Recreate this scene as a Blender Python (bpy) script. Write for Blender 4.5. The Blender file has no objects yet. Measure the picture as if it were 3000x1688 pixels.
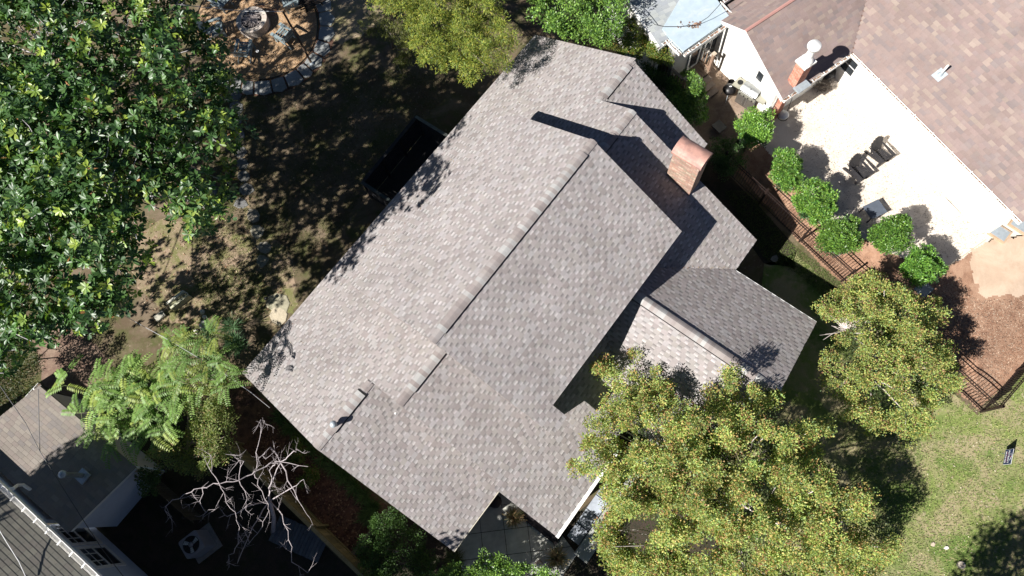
import bpy, math, random
import numpy as np
from mathutils import Vector, Matrix
random.seed(7); RNG = np.random.default_rng(11)
SC = bpy.context.scene
COL = SC.collection
PI = math.pi
def rad(a): return math.radians(a)

# ------------------------------------------------------------------ camera, sky, sun, exposure
F, H = 2000.0, 27.0                       # focal length for a 3000 px wide frame, height over the ground
_d = np.array([(1650-1500)/F, -(1490-844)/F, -1.0]); _d /= np.linalg.norm(_d)
_Z = -_d; _X = np.array([1., 0, 0])-_Z[0]*_Z; _X /= np.linalg.norm(_X); _Y = np.cross(_Z, _X)
R = np.array([_X, _Y, _Z])
cam = bpy.data.cameras.new('camera'); camo = bpy.data.objects.new('camera', cam); COL.objects.link(camo)
cam.sensor_width = 36.0; cam.lens = 36.0*F/3000; cam.clip_end = 600; cam.clip_start = .1
M = Matrix.Identity(4)
for i in range(3):
    for j in range(3): M[i][j] = R[i][j]
M.translation = (0, 0, H); camo.matrix_world = M
SC.camera = camo
SUN_AZ, SUN_EL = 33.8, 43.0               # direction the shadows fall (math angle), height of the sun
w = bpy.data.worlds.new('World'); SC.world = w; w.use_nodes = True
nt = w.node_tree; bg = nt.nodes['Background']
sky = nt.nodes.new('ShaderNodeTexSky'); sky.sky_type = 'NISHITA'; sky.sun_disc = False
sky.sun_elevation = rad(SUN_EL); sky.sun_rotation = rad(90-(SUN_AZ+180))
nt.links.new(sky.outputs[0], bg.inputs[0]); sky.air_density = .42; sky.dust_density = .2; sky.ozone_density = 2.5; sky.altitude = 600; bg.inputs[1].default_value = 0.05
sl = bpy.data.lights.new('sun', 'SUN'); sl.energy = 5.0; sl.angle = rad(0.5); sl.color = (1.0, .965, .915)
so = bpy.data.objects.new('sun', sl); COL.objects.link(so)
_a, _e = rad(SUN_AZ), rad(SUN_EL)
LD = Vector((math.cos(_a)*math.cos(_e), math.sin(_a)*math.cos(_e), -math.sin(_e)))
so.rotation_euler = LD.to_track_quat('-Z', 'Y').to_euler(); so.location = (-30, -20, 40)
SC.view_settings.view_transform = 'Standard'; SC.view_settings.look = 'None'
SC.view_settings.exposure = 0.95; SC.view_settings.gamma = 1.0; SC.view_settings.use_curve_mapping = False

# ------------------------------------------------------------------ where things stand
def P(u, v, z=0.0):
    r = R@np.array([(u-1500)/F, -(v-844)/F, -1.0]); t = (z-H)/r[2]
    return Vector((r[0]*t, r[1]*t, z))
def Pn(u, v, z):                          # arrays
    d = np.stack([(u-1500)/F, -(v-844)/F, -np.ones_like(u)], 1)@R.T
    t = (z-H)/d[:, 2]; return np.stack([d[:, 0]*t, d[:, 1]*t, z], 1)
TH = rad(52.5); E1 = Vector((math.cos(TH), math.sin(TH), 0)); E2 = Vector((math.sin(TH), -math.cos(TH), 0))
def S(s, t, z=0.0): return E1*s+E2*t+Vector((0, 0, z))

# ------------------------------------------------------------------ materials
MATS = {}
def newmat(name):
    m = bpy.data.materials.new(name); m.use_nodes = True; MATS[name] = m
    return m, m.node_tree.nodes, m.node_tree.links, m.node_tree.nodes['Principled BSDF']
def mixc(n, l, a, b, fac, mode='MIX'):
    x = n.new('ShaderNodeMix'); x.data_type = 'RGBA'; x.blend_type = mode
    for s, v in ((0, fac), (6, a), (7, b)):
        if hasattr(v, 'is_linked') or hasattr(v, 'links'): l.new(v, x.inputs[s])
        else: x.inputs[s].default_value = v if s == 0 else (*v[:3], 1)
    return x.outputs[2]
def noise(n, l, scale, detail=4, rough=.6, dist=0.0, vec=None):
    c = n.new('ShaderNodeTexNoise'); c.inputs['Scale'].default_value = scale; c.inputs['Detail'].default_value = detail
    c.inputs['Roughness'].default_value = rough; c.inputs['Distortion'].default_value = dist
    if vec is None:
        tc = n.new('ShaderNodeNewGeometry'); vec = tc.outputs['Position']
    l.new(vec, c.inputs['Vector']); return c.outputs['Fac']
def ramp(n, l, f, stops):
    r = n.new('ShaderNodeValToRGB'); l.new(f, r.inputs[0]); e = r.color_ramp.elements
    while len(e) < len(stops): e.new(.5)
    for k, (p, c) in enumerate(stops):
        e[k].position = p; e[k].color = (*(c if hasattr(c, '__len__') else (c, c, c)), 1)
    return r.outputs[0]
def bump(n, l, f, bs, dist, strength=.6):
    b = n.new('ShaderNodeBump'); b.inputs['Strength'].default_value = strength; b.inputs['Distance'].default_value = dist
    l.new(f, b.inputs['Height']); l.new(b.outputs[0], bs.inputs['Normal'])
def plain(name, c, rough=.6, var=.15, scale=6., metal=0., bmp=0.0, spec=.4, dirt=None, dscale=1.2):
    m, n, l, b = newmat(name)
    f = noise(n, l, scale, 5)
    lo = [x*(1-var) for x in c]; hi = [min(1, x*(1+var)) for x in c]
    o = ramp(n, l, f, [(.3, lo), (.7, hi)])
    if dirt:
        f2 = noise(n, l, dscale, 6, .7, .4); mk = ramp(n, l, f2, [(.5, 0), (.68, 1)])
        o = mixc(n, l, o, dirt, mk)
    l.new(o, b.inputs['Base Color']); b.inputs['Roughness'].default_value = rough
    b.inputs['Metallic'].default_value = metal; b.inputs['Specular IOR Level'].default_value = spec
    if bmp: bump(n, l, noise(n, l, scale*6, 4), b, bmp)
    return m
def attr(name, rough=.85, grain=140., gv=.18, big=.9, bv=.10, bmp=.003, spec=.25, trans=0.0):
    m, n, l, b = newmat(name)
    a = n.new('ShaderNodeAttribute'); a.attribute_name = 'Col'
    g = ramp(n, l, noise(n, l, grain, 2), [(.25, 1-gv), (.75, 1+gv)]) if gv else None
    o = a.outputs['Color']
    if g is not None: o = mixc(n, l, o, g, 1.0, 'MULTIPLY')
    if bv: o = mixc(n, l, o, ramp(n, l, noise(n, l, big, 5, .65), [(.3, 1-bv), (.7, 1+bv)]), 1.0, 'MULTIPLY')
    l.new(o, b.inputs['Base Color']); b.inputs['Roughness'].default_value = rough; b.inputs['Specular IOR Level'].default_value = spec
    if bmp: bump(n, l, noise(n, l, grain, 2), b, bmp, .5)
    if trans:
        t = n.new('ShaderNodeBsdfTranslucent'); tcol = mixc(n, l, o, (1.25, 1.55, .6), 1.0, 'MULTIPLY'); l.new(tcol, t.inputs[0])
        mx = n.new('ShaderNodeMixShader'); mx.inputs[0].default_value = trans
        l.new(b.outputs[0], mx.inputs[1]); l.new(t.outputs[0], mx.inputs[2])
        l.new(mx.outputs[0], n['Material Output'].inputs[0])
    return m
def ramp_hdr(): pass
shingle_m = attr('shingle_granules', rough=.95, grain=95, gv=.18, big=.7, bv=.11, bmp=.002, spec=.15)
brick_m = attr('brick', rough=.9, grain=60, gv=.25, big=2, bv=.12, bmp=.003)
stone_m = attr('stone', rough=.9, grain=22, gv=.16, big=2.2, bv=.18, bmp=.006)
leaf_m = attr('leaf', rough=.5, grain=14, gv=.12, big=1.3, bv=.12, bmp=0, spec=.35, trans=.28)
gloss_leaf_m = attr('glossy_leaf', rough=.42, grain=18, gv=.10, big=.6, bv=.12, bmp=0, spec=.5, trans=.16)
chip_m = attr('chips', rough=.95, grain=30, gv=.15, bmp=0, spec=.15)
wood_m = attr('weathered_wood', rough=.85, grain=35, gv=.22, big=5, bv=.2, bmp=.003)
white_paint = plain('white_paint', (.80, .79, .76), .55, .04, 3, dirt=(.62, .60, .56))
cream_wall = plain('cream_siding', (.83, .81, .76), .7, .03, 4, bmp=.002)
blue_wall = plain('pale_blue_siding', (.56, .62, .72), .7, .05, 4)
tan_wall = plain('tan_siding', (.50, .46, .38), .75, .06, 3)
brown_wall = plain('brown_siding', (.16, .135, .12), .8, .08, 3)
soffit_m = plain('soffit_grey', (.33, .33, .31), .7, .08, 4)
black_m = plain('black_metal', (.012, .011, .012), .45, .2, 8, spec=.5)
rail_m = plain('brown_black_metal', (.022, .014, .012), .5, .25, 9)
dark_m = plain('dark_void', (.012, .012, .013), .9, .1)
copper_m = plain('copper', (.40, .225, .180), .62, .30, 3.5, metal=.08, dirt=(.26, .16, .14), dscale=2.5)
steel_m = plain('stainless_steel', (.34, .35, .35), .42, .12, 5, metal=.8)
galv_m = plain('galvanised', (.42, .47, .50), .5, .15, 10, metal=.4)
bark_m = plain('bark', (.20, .17, .14), .9, .35, 9, bmp=.02)
ash_bark = plain('ash_bark', (.40, .355, .36), .8, .25, 12)
pale_bark = plain('pale_bark', (.56, .49, .46), .8, .25, 12, bmp=.006)
mag_bark = plain('grey_bark', (.38, .36, .36), .85, .25, 8, bmp=.01)
chair_m = plain('grey_green_paint', (.205, .255, .265), .6, .10, 9, dirt=(.15, .18, .18), dscale=4)
blackchair_m = plain('black_resin', (.030, .028, .030), .55, .25, 6, spec=.4)
terra_m = plain('terracotta', (.42, .20, .13), .8, .15, 6)
pot_m = plain('pale_pot', (.55, .50, .45), .8, .15, 6)
conc_m = attr('concrete', rough=.9, grain=9, gv=.10, big=1.1, bv=.22, bmp=.002)
glass_m, _n, _l, _b = newmat('window_glass'); _b.inputs['Base Color'].default_value = (.03, .035, .04, 1); _b.inputs['Roughness'].default_value = .08
navy_m = plain('navy_print', (.012, .025, .085), .45, .05)
letter_m = plain('white_print', (.85, .85, .85), .5, .01)
red_m = plain('red_print', (.5, .03, .03), .5, .01)
wire_m = plain('cable', (.05, .05, .055), .6, .1)
palewire_m = plain('pale_cable', (.5, .5, .5), .5, .1)

def groundmat(name, cols, scales, bmp=.02, rough=.95, grain=60, gv=.3, th=((.42, .58), (.45, .6))):
    m, n, l, b = newmat(name)
    o = mixc(n, l, cols[0], cols[1], ramp(n, l, noise(n, l, scales[0], 7, .68, .3), [(th[0][0], 0), (th[0][1], 1)]))
    if len(cols) > 2:
        o = mixc(n, l, o, cols[2], ramp(n, l, noise(n, l, scales[1], 6, .7, .5), [(th[1][0], 0), (th[1][1], 1)]))
    if len(cols) > 3:
        o = mixc(n, l, o, cols[3], ramp(n, l, noise(n, l, scales[1]*9, 3, .6), [(.60, 0), (.70, 1)]))
    o = mixc(n, l, o, ramp(n, l, noise(n, l, grain, 3, .7), [(.25, 1-gv), (.75, 1+gv)]), 1.0, 'MULTIPLY')
    l.new(o, b.inputs['Base Color']); b.inputs['Roughness'].default_value = rough; b.inputs['Specular IOR Level'].default_value = .1
    bump(n, l, noise(n, l, grain*.5, 4, .7), b, bmp)
    return m
ground_m = groundmat('dry_lawn', [(.115, .085, .055), (.085, .088, .035), (.17, .13, .09), (.20, .16, .11)], [.9, .5], .02)
lawn_m = groundmat('green_lawn', [(.175, .215, .065), (.29, .25, .145), (.11, .165, .042), (.33, .28, .19)], [.8, .45], .02, th=((.42, .56), (.50, .62)))
gold_gravel = groundmat('gold_gravel', [(.40, .255, .14), (.34, .215, .12), (.44, .30, .18)], [2.2, 1.0], .015, grain=70, gv=.28)
cream_gravel = groundmat('cream_gravel', [(.62, .55, .47), (.57, .50, .42), (.66, .59, .51)], [2.0, .8], .01, grain=60, gv=.16)
sand_m = groundmat('pale_sand', [(.48, .355, .26), (.43, .32, .235), (.52, .40, .30)], [1.2, .8], .01, grain=60, gv=.14)
mulch_m = groundmat('pine_mulch', [(.30, .175, .115), (.235, .135, .09), (.35, .22, .15)], [3.2, 1.5], .02, grain=55, gv=.35)
leaflitter_m = groundmat('leaf_litter', [(.11, .065, .05), (.065, .04, .032), (.16, .09, .06)], [4, 2.5], .03, grain=30, gv=.45)
soil_m = groundmat('dark_soil', [(.045, .038, .030), (.035, .036, .022), (.06, .045, .034)], [2.5, 1.6], .03, grain=30, gv=.35)
dirt_m = groundmat('bare_dirt', [(.30, .22, .155), (.21, .165, .105), (.15, .15, .06), (.34, .27, .20)], [1.8, 1.3], .02, grain=40, gv=.3)

# ------------------------------------------------------------------ object helpers
ORG = {}
ORD = ['first','second','third','fourth','fifth','sixth','seventh','eighth','ninth','tenth','eleventh']
def link(o): COL.objects.link(o); return o
def thing(name, label, cat, loc=(0, 0, 0), rotz=0.0, group=None):
    o = link(bpy.data.objects.new(name, None)); o.location = loc; o.rotation_euler = (0, 0, rotz)
    o.empty_display_size = .2
    o['label'] = label; o['category'] = cat
    if group: o['group'] = group
    ORG[o.name] = Vector(loc); return o
def tag(o, label=None, cat=None, group=None, kind=None):
    for k, v in (('label', label), ('category', cat), ('group', group), ('kind', kind)):
        if v: o[k] = v
    return o
def mesh_arrays(name, V, Fc, cols=None, smooth=False):
    me = bpy.data.meshes.new(name); V = np.asarray(V, dtype=np.float32)
    if isinstance(Fc, np.ndarray):
        k = Fc.shape[1]; nf = len(Fc); me.vertices.add(len(V)); me.vertices.foreach_set('co', V.ravel())
        me.loops.add(nf*k); me.loops.foreach_set('vertex_index', Fc.ravel().astype(np.int32))
        me.polygons.add(nf); me.polygons.foreach_set('loop_start', np.arange(nf, dtype=np.int32)*k)
        me.polygons.foreach_set('loop_total', np.full(nf, k, dtype=np.int32))
        me.update(calc_edges=True)
    else:
        me.from_pydata(V.tolist(), [], Fc)
    if cols is not None:
        c = np.ones((len(V), 4), dtype=np.float32); c[:, :3] = cols
        a = me.color_attributes.new('Col', 'FLOAT_COLOR', 'POINT'); a.data.foreach_set('color', c.ravel())
    if smooth: me.polygons.foreach_set('use_smooth', np.ones(len(me.polygons), dtype=bool))
    return me
class MB:
    def __init__(s): s.v = []; s.f = []; s.c = []; s.cur = (.5, .5, .5)
    def add(s, vs, fs, c=None):
        k = len(s.v); s.v += [tuple(x) for x in vs]; s.f += [tuple(i+k for i in f) for f in fs]
        c = c or s.cur
        if isinstance(c, list): s.c += c
        else: s.c += [c]*len(vs)
        return s
    def obox(s, o, a, b, c, col=None):          # origin corner + three edge vectors
        o, a, b, c = map(Vector, (o, a, b, c))
        vs = [o, o+a, o+a+b, o+b, o+c, o+a+c, o+a+b+c, o+b+c]
        return s.add(vs, [(3, 2, 1, 0), (4, 5, 6, 7), (0, 1, 5, 4), (1, 2, 6, 5), (2, 3, 7, 6), (3, 0, 4, 7)], col)
    def box(s, ctr, size, rz=0.0, col=None, ax=None):
        if ax is None: ax = (Vector((math.cos(rz), math.sin(rz), 0)), Vector((-math.sin(rz), math.cos(rz), 0)), Vector((0, 0, 1)))
        a, b, c = [Vector(ax[i])*size[i] for i in range(3)]
        return s.obox(Vector(ctr)-a/2-b/2-c/2, a, b, c, col)
    def prism(s, pts, z0, z1, col=None):
        n = len(pts); vs = [(p[0], p[1], z0) for p in pts]+[(p[0], p[1], z1) for p in pts]
        ar = sum(pts[i][0]*pts[(i+1) % n][1]-pts[(i+1) % n][0]*pts[i][1] for i in range(n))
        up = tuple(range(n, 2*n)); dn = tuple(range(n))[::-1]
        sd = [(i, (i+1) % n, (i+1) % n+n, i+n) for i in range(n)]
        if ar < 0: up = up[::-1]; dn = dn[::-1]; sd = [q[::-1] for q in sd]
        return s.add(vs, [up, dn]+sd, col)
    def slab(s, pts, th, col=None):             # planar polygon extruded downwards
        n = len(pts); pts = [Vector(p) for p in pts]; vs = pts+[p-Vector((0, 0, th)) for p in pts]
        ar = sum(pts[i][0]*pts[(i+1) % n][1]-pts[(i+1) % n][0]*pts[i][1] for i in range(n))
        up = tuple(range(n)); dn = tuple(range(n, 2*n))[::-1]; sd = [(i+n, (i+1) % n+n, (i+1) % n, i) for i in range(n)]
        if ar < 0: up = up[::-1]; dn = dn[::-1]; sd = [q[::-1] for q in sd]
        return s.add(vs, [up, dn]+sd, col)
    def tube(s, pts, r0, r1=None, k=6, col=None, caps=True):
        pts = [Vector(p) for p in pts]; n = len(pts); r1 = r0 if r1 is None else r1
        vs = []; prev = None
        for i, p in enumerate(pts):
            t = (pts[min(i+1, n-1)]-pts[max(i-1, 0)])
            t = t.normalized() if t.length > 1e-9 else Vector((0, 0, 1))
            if prev is None: prev = t.orthogonal().normalized()
            a = (prev-t*prev.dot(t)); a = a.normalized() if a.length > 1e-6 else t.orthogonal().normalized(); prev = a
            b = t.cross(a); r = r0+(r1-r0)*i/max(1, n-1)
            if callable(r0): r = r0(i/(n-1))
            for q in range(k):
                g = 2*PI*q/k; vs.append(p+a*(r*math.cos(g))+b*(r*math.sin(g)))
        fs = [(i*k+q, i*k+(q+1) % k, (i+1)*k+(q+1) % k, (i+1)*k+q) for i in range(n-1) for q in range(k)]
        if caps: fs += [tuple(range(k))[::-1], tuple((n-1)*k+q for q in range(k))]
        return s.add(vs, fs, col)
    def lathe(s, ctr, prof, k=24, col=None, sx=1, sy=1):   # prof: (r, z)
        ctr = Vector(ctr); vs = []
        for r, z in prof:
            for q in range(k):
                g = 2*PI*q/k; vs.append(ctr+Vector((r*math.cos(g)*sx, r*math.sin(g)*sy, z)))
        m = len(prof); fs = [(i*k+q, i*k+(q+1) % k, (i+1)*k+(q+1) % k, (i+1)*k+q) for i in range(m-1) for q in range(k)]
        if prof[0][0] > .001: fs.append(tuple(range(k))[::-1])
        if prof[-1][0] > .001: fs.append(tuple((m-1)*k+q for q in range(k)))
        return s.add(vs, fs, col)
    def build(s, name, mat, parent=None, smooth=False, root=None, loc=None, colored=True):
        V = np.array([tuple(v) for v in s.v], dtype=np.float32).reshape(-1, 3)
        org = Vector((0, 0, 0))
        if parent is not None: org = ORG.get(parent.name, Vector((0, 0, 0)))
        elif loc is not None: org = Vector(loc)
        V = V-np.array(org, dtype=np.float32)
        me = mesh_arrays(name, V, s.f, np.array(s.c) if len(s.c) == len(s.v) else None, smooth)
        me.materials.append(mat)
        o = link(bpy.data.objects.new(name, me))
        if parent is not None: o.parent = parent; ORG[o.name] = org
        else:
            o.location = org; ORG[o.name] = org
        return o
def place(me, name, parent, origin, ax):        # a shared mesh set down with its own axes, as a child
    o = link(bpy.data.objects.new(name, me)); org = ORG[parent.name]; o.parent = parent
    m = Matrix.Identity(4)
    for i in range(3):
        for j in range(3): m[j][i] = ax[i][j]
    m.translation = Vector(origin)-org; o.matrix_local = m
    return o
def kids(o): return list(o.children)
def copy_tree(o, parent=None):
    c = o.copy(); link(c); c.parent = parent
    if parent is not None: c.matrix_parent_inverse = o.matrix_parent_inverse.copy()
    for ch in kids(o): copy_tree(ch, c)
    return c
def put(o, loc, rotz, label, sc=None):
    o.location = loc; o.rotation_euler = (0, 0, rotz); o['label'] = label
    if sc: o.scale = (sc, sc, sc)
    return o
ZV = Vector((0, 0, 1))
def jit(c, v): k = 1+random.uniform(-v, v); return tuple(max(0, x*k*(1+random.uniform(-v, v)*.15)) for x in c)

# ------------------------------------------------------------------ the ground and its surfaces
def sheet(name, px, z, mat, jag=0.0, n=6, world=False):
    pts = [Vector((p[0], p[1], 0)) if world else P(p[0], p[1], 0) for p in px]
    out = []
    for i, a in enumerate(pts):
        b = pts[(i+1) % len(pts)]
        for k in range(n):
            q = a.lerp(b, k/n); out.append((q.x+random.uniform(-jag, jag), q.y+random.uniform(-jag, jag)))
    mb = MB(); vs = [(p[0], p[1], z) for p in out]; ar = sum(out[i][0]*out[(i+1) % len(out)][1]-out[(i+1) % len(out)][0]*out[i][1] for i in range(len(out)))
    mb.add(vs, [tuple(range(len(vs))) if ar > 0 else tuple(range(len(vs)))[::-1]])
    return tag(mb.build(name, mat), kind='structure')
YZ = 0.6                                  # the neighbour's yard lies on a terrace
_fa, _fb, _fc = P(2110, 492), P(2872, 1207), P(2977, 1081)
_n1 = Vector((-(_fb-_fa).y, (_fb-_fa).x, 0)).normalized(); _n2 = Vector((-(_fc-_fb).y, (_fc-_fb).x, 0)).normalized()
if _n1.dot(P(2600, 500)-_fa) < 0: _n1 = -_n1
if _n2.dot(P(2600, 500)-_fb) < 0: _n2 = -_n2
def hgt(x, y):
    q = Vector((x, y, 0)); d = min((q-_fa).dot(_n1), (q-_fb).dot(_n2)); t_ = max(0, min(1, (d-.35)/1.9)); return YZ*t_*t_*(3-2*t_)
def G(u, v):                              # the ground point seen at a pixel, terrace included
    z = 0.0
    for _ in range(12):
        q = P(u, v, z); z = hgt(q.x, q.y)
    return P(u, v, z)
def drape(name, px, off, mat, step=.055, jag=.05):
    poly = [G(*p) for p in px]; p2 = []
    for a, b in zip(poly, poly[1:]+poly[:1]):
        m_ = max(1, int((b-a).length/.22))
        for k in range(m_): c = a.lerp(b, k/m_); p2.append((c.x+random.uniform(-jag, jag), c.y+random.uniform(-jag, jag)))
    V_ = {}; vs = []; fs = []
    ys = [p[1] for p in p2]; y = math.floor(min(ys)/step)*step
    def vid(i, j):
        if (i, j) not in V_: V_[(i, j)] = len(vs); vs.append((i*step, j*step, hgt(i*step, j*step)+off))
        return V_[(i, j)]
    j = int(round(y/step))
    while j*step < max(ys):
        yc = (j+.5)*step; xs = []
        for k in range(len(p2)):
            (x0, y0), (x1, y1) = p2[k], p2[(k+1) % len(p2)]
            if (y0 <= yc) != (y1 <= yc): xs.append(x0+(yc-y0)*(x1-x0)/(y1-y0))
        xs.sort()
        for a, b in zip(xs[::2], xs[1::2]):
            for i in range(int(a/step), int(b/step)+1): fs.append((vid(i, j), vid(i+1, j), vid(i+1, j+1), vid(i, j+1)))
        j += 1
    me = mesh_arrays(name, vs, np.array(fs), None, True); me.materials.append(mat); return tag(link(bpy.data.objects.new(name, me)), kind='structure')
g = MB().add([(-150, -150, 0), (150, -150, 0), (150, 150, 0), (-150, 150, 0)], [(0, 1, 2, 3)]); tag(g.build('ground', ground_m), kind='structure')
sheet('lawn', [(2240, 770), (2330, 740), (2450, 860), (2600, 980), (2860, 1215), (3000, 1085), (3300, 900), (3400, 2100), (1500, 2300), (1750, 1690), (2200, 1300)], .004, lawn_m, .06)
sheet('side_yard', [(2010, 430), (2110, 480), (2330, 720), (2330, 790), (2240, 770), (2100, 600), (1900, 420)], .004, soil_m, .05)
drape('patio_gravel', [(2090, 120), (2480, -60), (3300, 500), (3000, 690), (2905, 700), (2800, 770), (2735, 800), (2560, 720), (2420, 640), (2300, 520), (2200, 420), (2060, 380), (1990, 240)], .004, cream_gravel)
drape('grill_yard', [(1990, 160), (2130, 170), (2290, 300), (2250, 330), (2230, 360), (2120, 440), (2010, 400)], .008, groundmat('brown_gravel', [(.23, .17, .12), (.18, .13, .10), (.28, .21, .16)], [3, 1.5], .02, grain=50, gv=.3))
drape('mulch_bed', [(2200, 400), (2300, 500), (2420, 640), (2560, 720), (2735, 800), (2800, 770), (2850, 735), (2905, 715), (2960, 780), (3000, 770), (3300, 580), (3300, 880), (3000, 1075), (2925, 1135), (2868, 1203), (2620, 975), (2450, 815), (2340, 705), (2160, 500)], .012, mulch_m)
drape('sandy_yard', [(2905, 700), (3000, 690), (3300, 480), (3400, 640), (3050, 862), (2980, 868), (2880, 870), (2850, 790), (2840, 745)], .016, sand_m, jag=.16)
circ = [(752+178*math.cos(a), 75+158*math.sin(a)) for a in [2*PI*i/48 for i in range(48)]]
sheet('fire_pit_gravel', circ, .006, gold_gravel, .02, 1)
sheet('worn_path', [(380, 700), (470, 640), (640, 660), (800, 700), (860, 760), (870, 900), (800, 950), (640, 960), (500, 950), (400, 840)], .005, dirt_m, .15, 8)
sheet('sandy_patch', [(930, -40), (1120, -60), (1130, 60), (1010, 130), (945, 110)], .005, groundmat('sandy_soil', [(.36, .28, .19), (.28, .22, .15), (.22, .2, .1)], [1.5, 1.2], .02, grain=40), .12, 8)
sheet('garden_bed', [(690, 1100), (830, 1220), (1150, 1500), (1040, 1640), (680, 1330), (560, 1120)], .006, leaflitter_m, .06)
sheet('side_path', [(-100, 1350), (300, 1280), (560, 1150), (700, 1330), (1060, 1700), (1000, 2000), (-100, 2000)], .005, soil_m, .08)
sheet('litter_strip', [(140, 930), (280, 1010), (380, 1130), (250, 1180), (130, 1130), (100, 1000)], .007, groundmat('reddish_litter', [(.20, .135, .10), (.15, .10, .08), (.25, .18, .135)], [3, 1.5], .02, grain=35, gv=.35), .06)
sheet('front_bed', [(1040, 1640), (1150, 1500), (1400, 1530), (1420, 1600), (1300, 1690), (1250, 1900), (1000, 1900)], .006, soil_m, .06)
sheet('front_soil', [(1640, 1560), (1800, 1400), (2150, 1420), (2200, 1900), (1400, 1900), (1450, 1640), (1640, 1690)], .010, soil_m, .06)

# steel edging round the gravel
mb = MB(); pts = [P(u, v, .03) for u, v in circ]; mb.tube(pts+[pts[0]], .015, k=4)
tag(mb.build('garden_edging', black_m, loc=P(752, 75)), 'thin dark metal edging around the golden gravel circle', 'edging')

def poly_px(u, v, r, n=7, el=1.0, rot=0.0, irr=.22):
    out = []
    for i in range(n):
        a = 2*PI*i/n+rot; k = r*(1+random.uniform(-irr, irr)); x = k*math.cos(a)*el; y = k*math.sin(a)
        out.append((u+x*math.cos(rot)-y*math.sin(rot), v+x*math.sin(rot)+y*math.cos(rot)))
    return out
def stone(parent, px, th, col, name='stone', z0=0.0):
    pts = [P(a, b) for a, b in px]; c = sum(pts, Vector())/len(pts); mb = MB()
    top = [c+(p-c)*.93 for p in pts]; n = len(pts)
    ar = sum(pts[i][0]*pts[(i+1) % n][1]-pts[(i+1) % n][0]*pts[i][1] for i in range(n))
    if ar < 0: pts = pts[::-1]; top = top[::-1]
    vs = [(p.x, p.y, z0) for p in pts]+[(p.x, p.y, z0+th*.7) for p in pts]+[(p.x, p.y, z0+th+random.uniform(-.003, .003)) for p in top]
    fs = [(i, (i+1) % n, (i+1) % n+n, i+n) for i in range(n)]+[(i+n, (i+1) % n+n, (i+1) % n+2*n, i+2*n) for i in range(n)]+[tuple(range(2*n, 3*n))]
    mb.add(vs, fs, col); return mb.build(name, stone_m, parent)
path = tag(MB().add([(p.x, p.y, .003) for p in [P(680, 240), P(700, 240), P(740, 700), P(850, 900), P(830, 910), P(720, 700)]], [(0, 5, 4, 3, 2, 1)]).build('stepping_stone_path', dirt_m), kind='structure')
for (u, v, r, el, c) in [(690, 285, 17, 1, 0), (692, 318, 19, 1.1, 0), (694, 350, 16, 1.1, 0), (702, 395, 16, 1.1, 0), (703, 445, 18, 1, 0), (711, 480, 17, 1.1, 0), (714, 518, 18, 1.15, 0), (722, 556, 19, 1.2, 0),
                         (706, 598, 18, 1.1, 0), (742, 634, 19, 1.2, 1), (752, 678, 22, 1.0, 1), (776, 726, 21, 1.1, 1), (768, 764, 19, 1.0, 1), (816, 887, 30, 1.25, 2), (818, 928, 27, 1.1, 2), (600, 590, 24, .8, 0), (625, 560, 20, .7, 0)]:
    base = [(.17, .17, .16), (.26, .24, .19), (.38, .34, .25)][c]
    stone(path, poly_px(u, v, r, 7, el, random.uniform(-.4, .4)), .035, jit(base, .15))
border = tag(MB().add([(*P(752+a*math.cos(t), 75+b*math.sin(t))[:2], .004) for (a, b) in ((182, 161), (232, 207)) for t in ([rad(x) for x in range(-30, 121, 10)] if a == 182 else [rad(x) for x in range(120, -31, -10)])], [tuple(range(32))]).build('flagstone_border', leaflitter_m), kind='structure')
ang = -27.0
while ang < 118:
    st = random.uniform(9, 15); a0, a1 = ang+.7, ang+st-.7; px = []
    for t, (ra, rb) in ((a0, (187, 166)), (a0+.1, (226-random.uniform(0, 10), 202)), ((a0+a1)/2, (232, 206)), (a1, (225-random.uniform(0, 10), 200)), (a1-.1, (187, 166)), ((a0+a1)/2, (185, 164))):
        px.append((752+ra*math.cos(rad(t)), 75+rb*math.sin(rad(t))))
    stone(border, px, .05, jit((.25, .26, .25), .14)); ang += st

# ------------------------------------------------------------------ shingled roof slopes
def spans(poly2, y):
    xs = []; n = len(poly2)
    for i in range(n):
        (x0, y0), (x1, y1) = poly2[i], poly2[(i+1) % n]
        if (y0 <= y) != (y1 <= y): xs.append(x0+(y-y0)*(x1-x0)/(y1-y0))
    xs.sort(); return [(xs[i], xs[i+1]) for i in range(0, len(xs)-1, 2)]
def frame_of(poly, up=None):
    p0 = poly[0]; nrm = Vector((0, 0, 0))
    for i in range(len(poly)):
        a, b = poly[i], poly[(i+1) % len(poly)]; nrm += Vector(((a.y-b.y)*(a.z+b.z), (a.z-b.z)*(a.x+b.x), (a.x-b.x)*(a.y+b.y)))
    nrm.normalize()
    if nrm.z < 0: nrm = -nrm
    v = Vector((0, 0, 1)) if up is None else up
    v = (v-nrm*nrm.dot(v)).normalized(); u = v.cross(nrm); return p0, u, v, nrm
_toothmesh = {}
def toothmesh(wd, ci, ex, cols, key, h):
    k = (round(wd, 3), ci, key)
    if k not in _toothmesh:
        mb = MB(); c = cols[ci]; d = tuple(x*.97 for x in c)
        mb.add([(0, 0, 0), (wd, 0, 0), (wd, ex+.01, 0), (0, ex+.01, 0), (.003, 0, h), (wd-.003, 0, h), (wd-.003, ex+.01, h*.45), (.003, ex+.01, h*.45)],
               [(4, 5, 6, 7), (0, 1, 5, 4), (1, 2, 6, 5), (3, 0, 4, 7)], [c]*4+[d, d, c, c])
        me = mesh_arrays('shingle', mb.v, mb.f, np.array(mb.c)); me.materials.append(shingle_m); _toothmesh[k] = me
    return _toothmesh[k]
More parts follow.
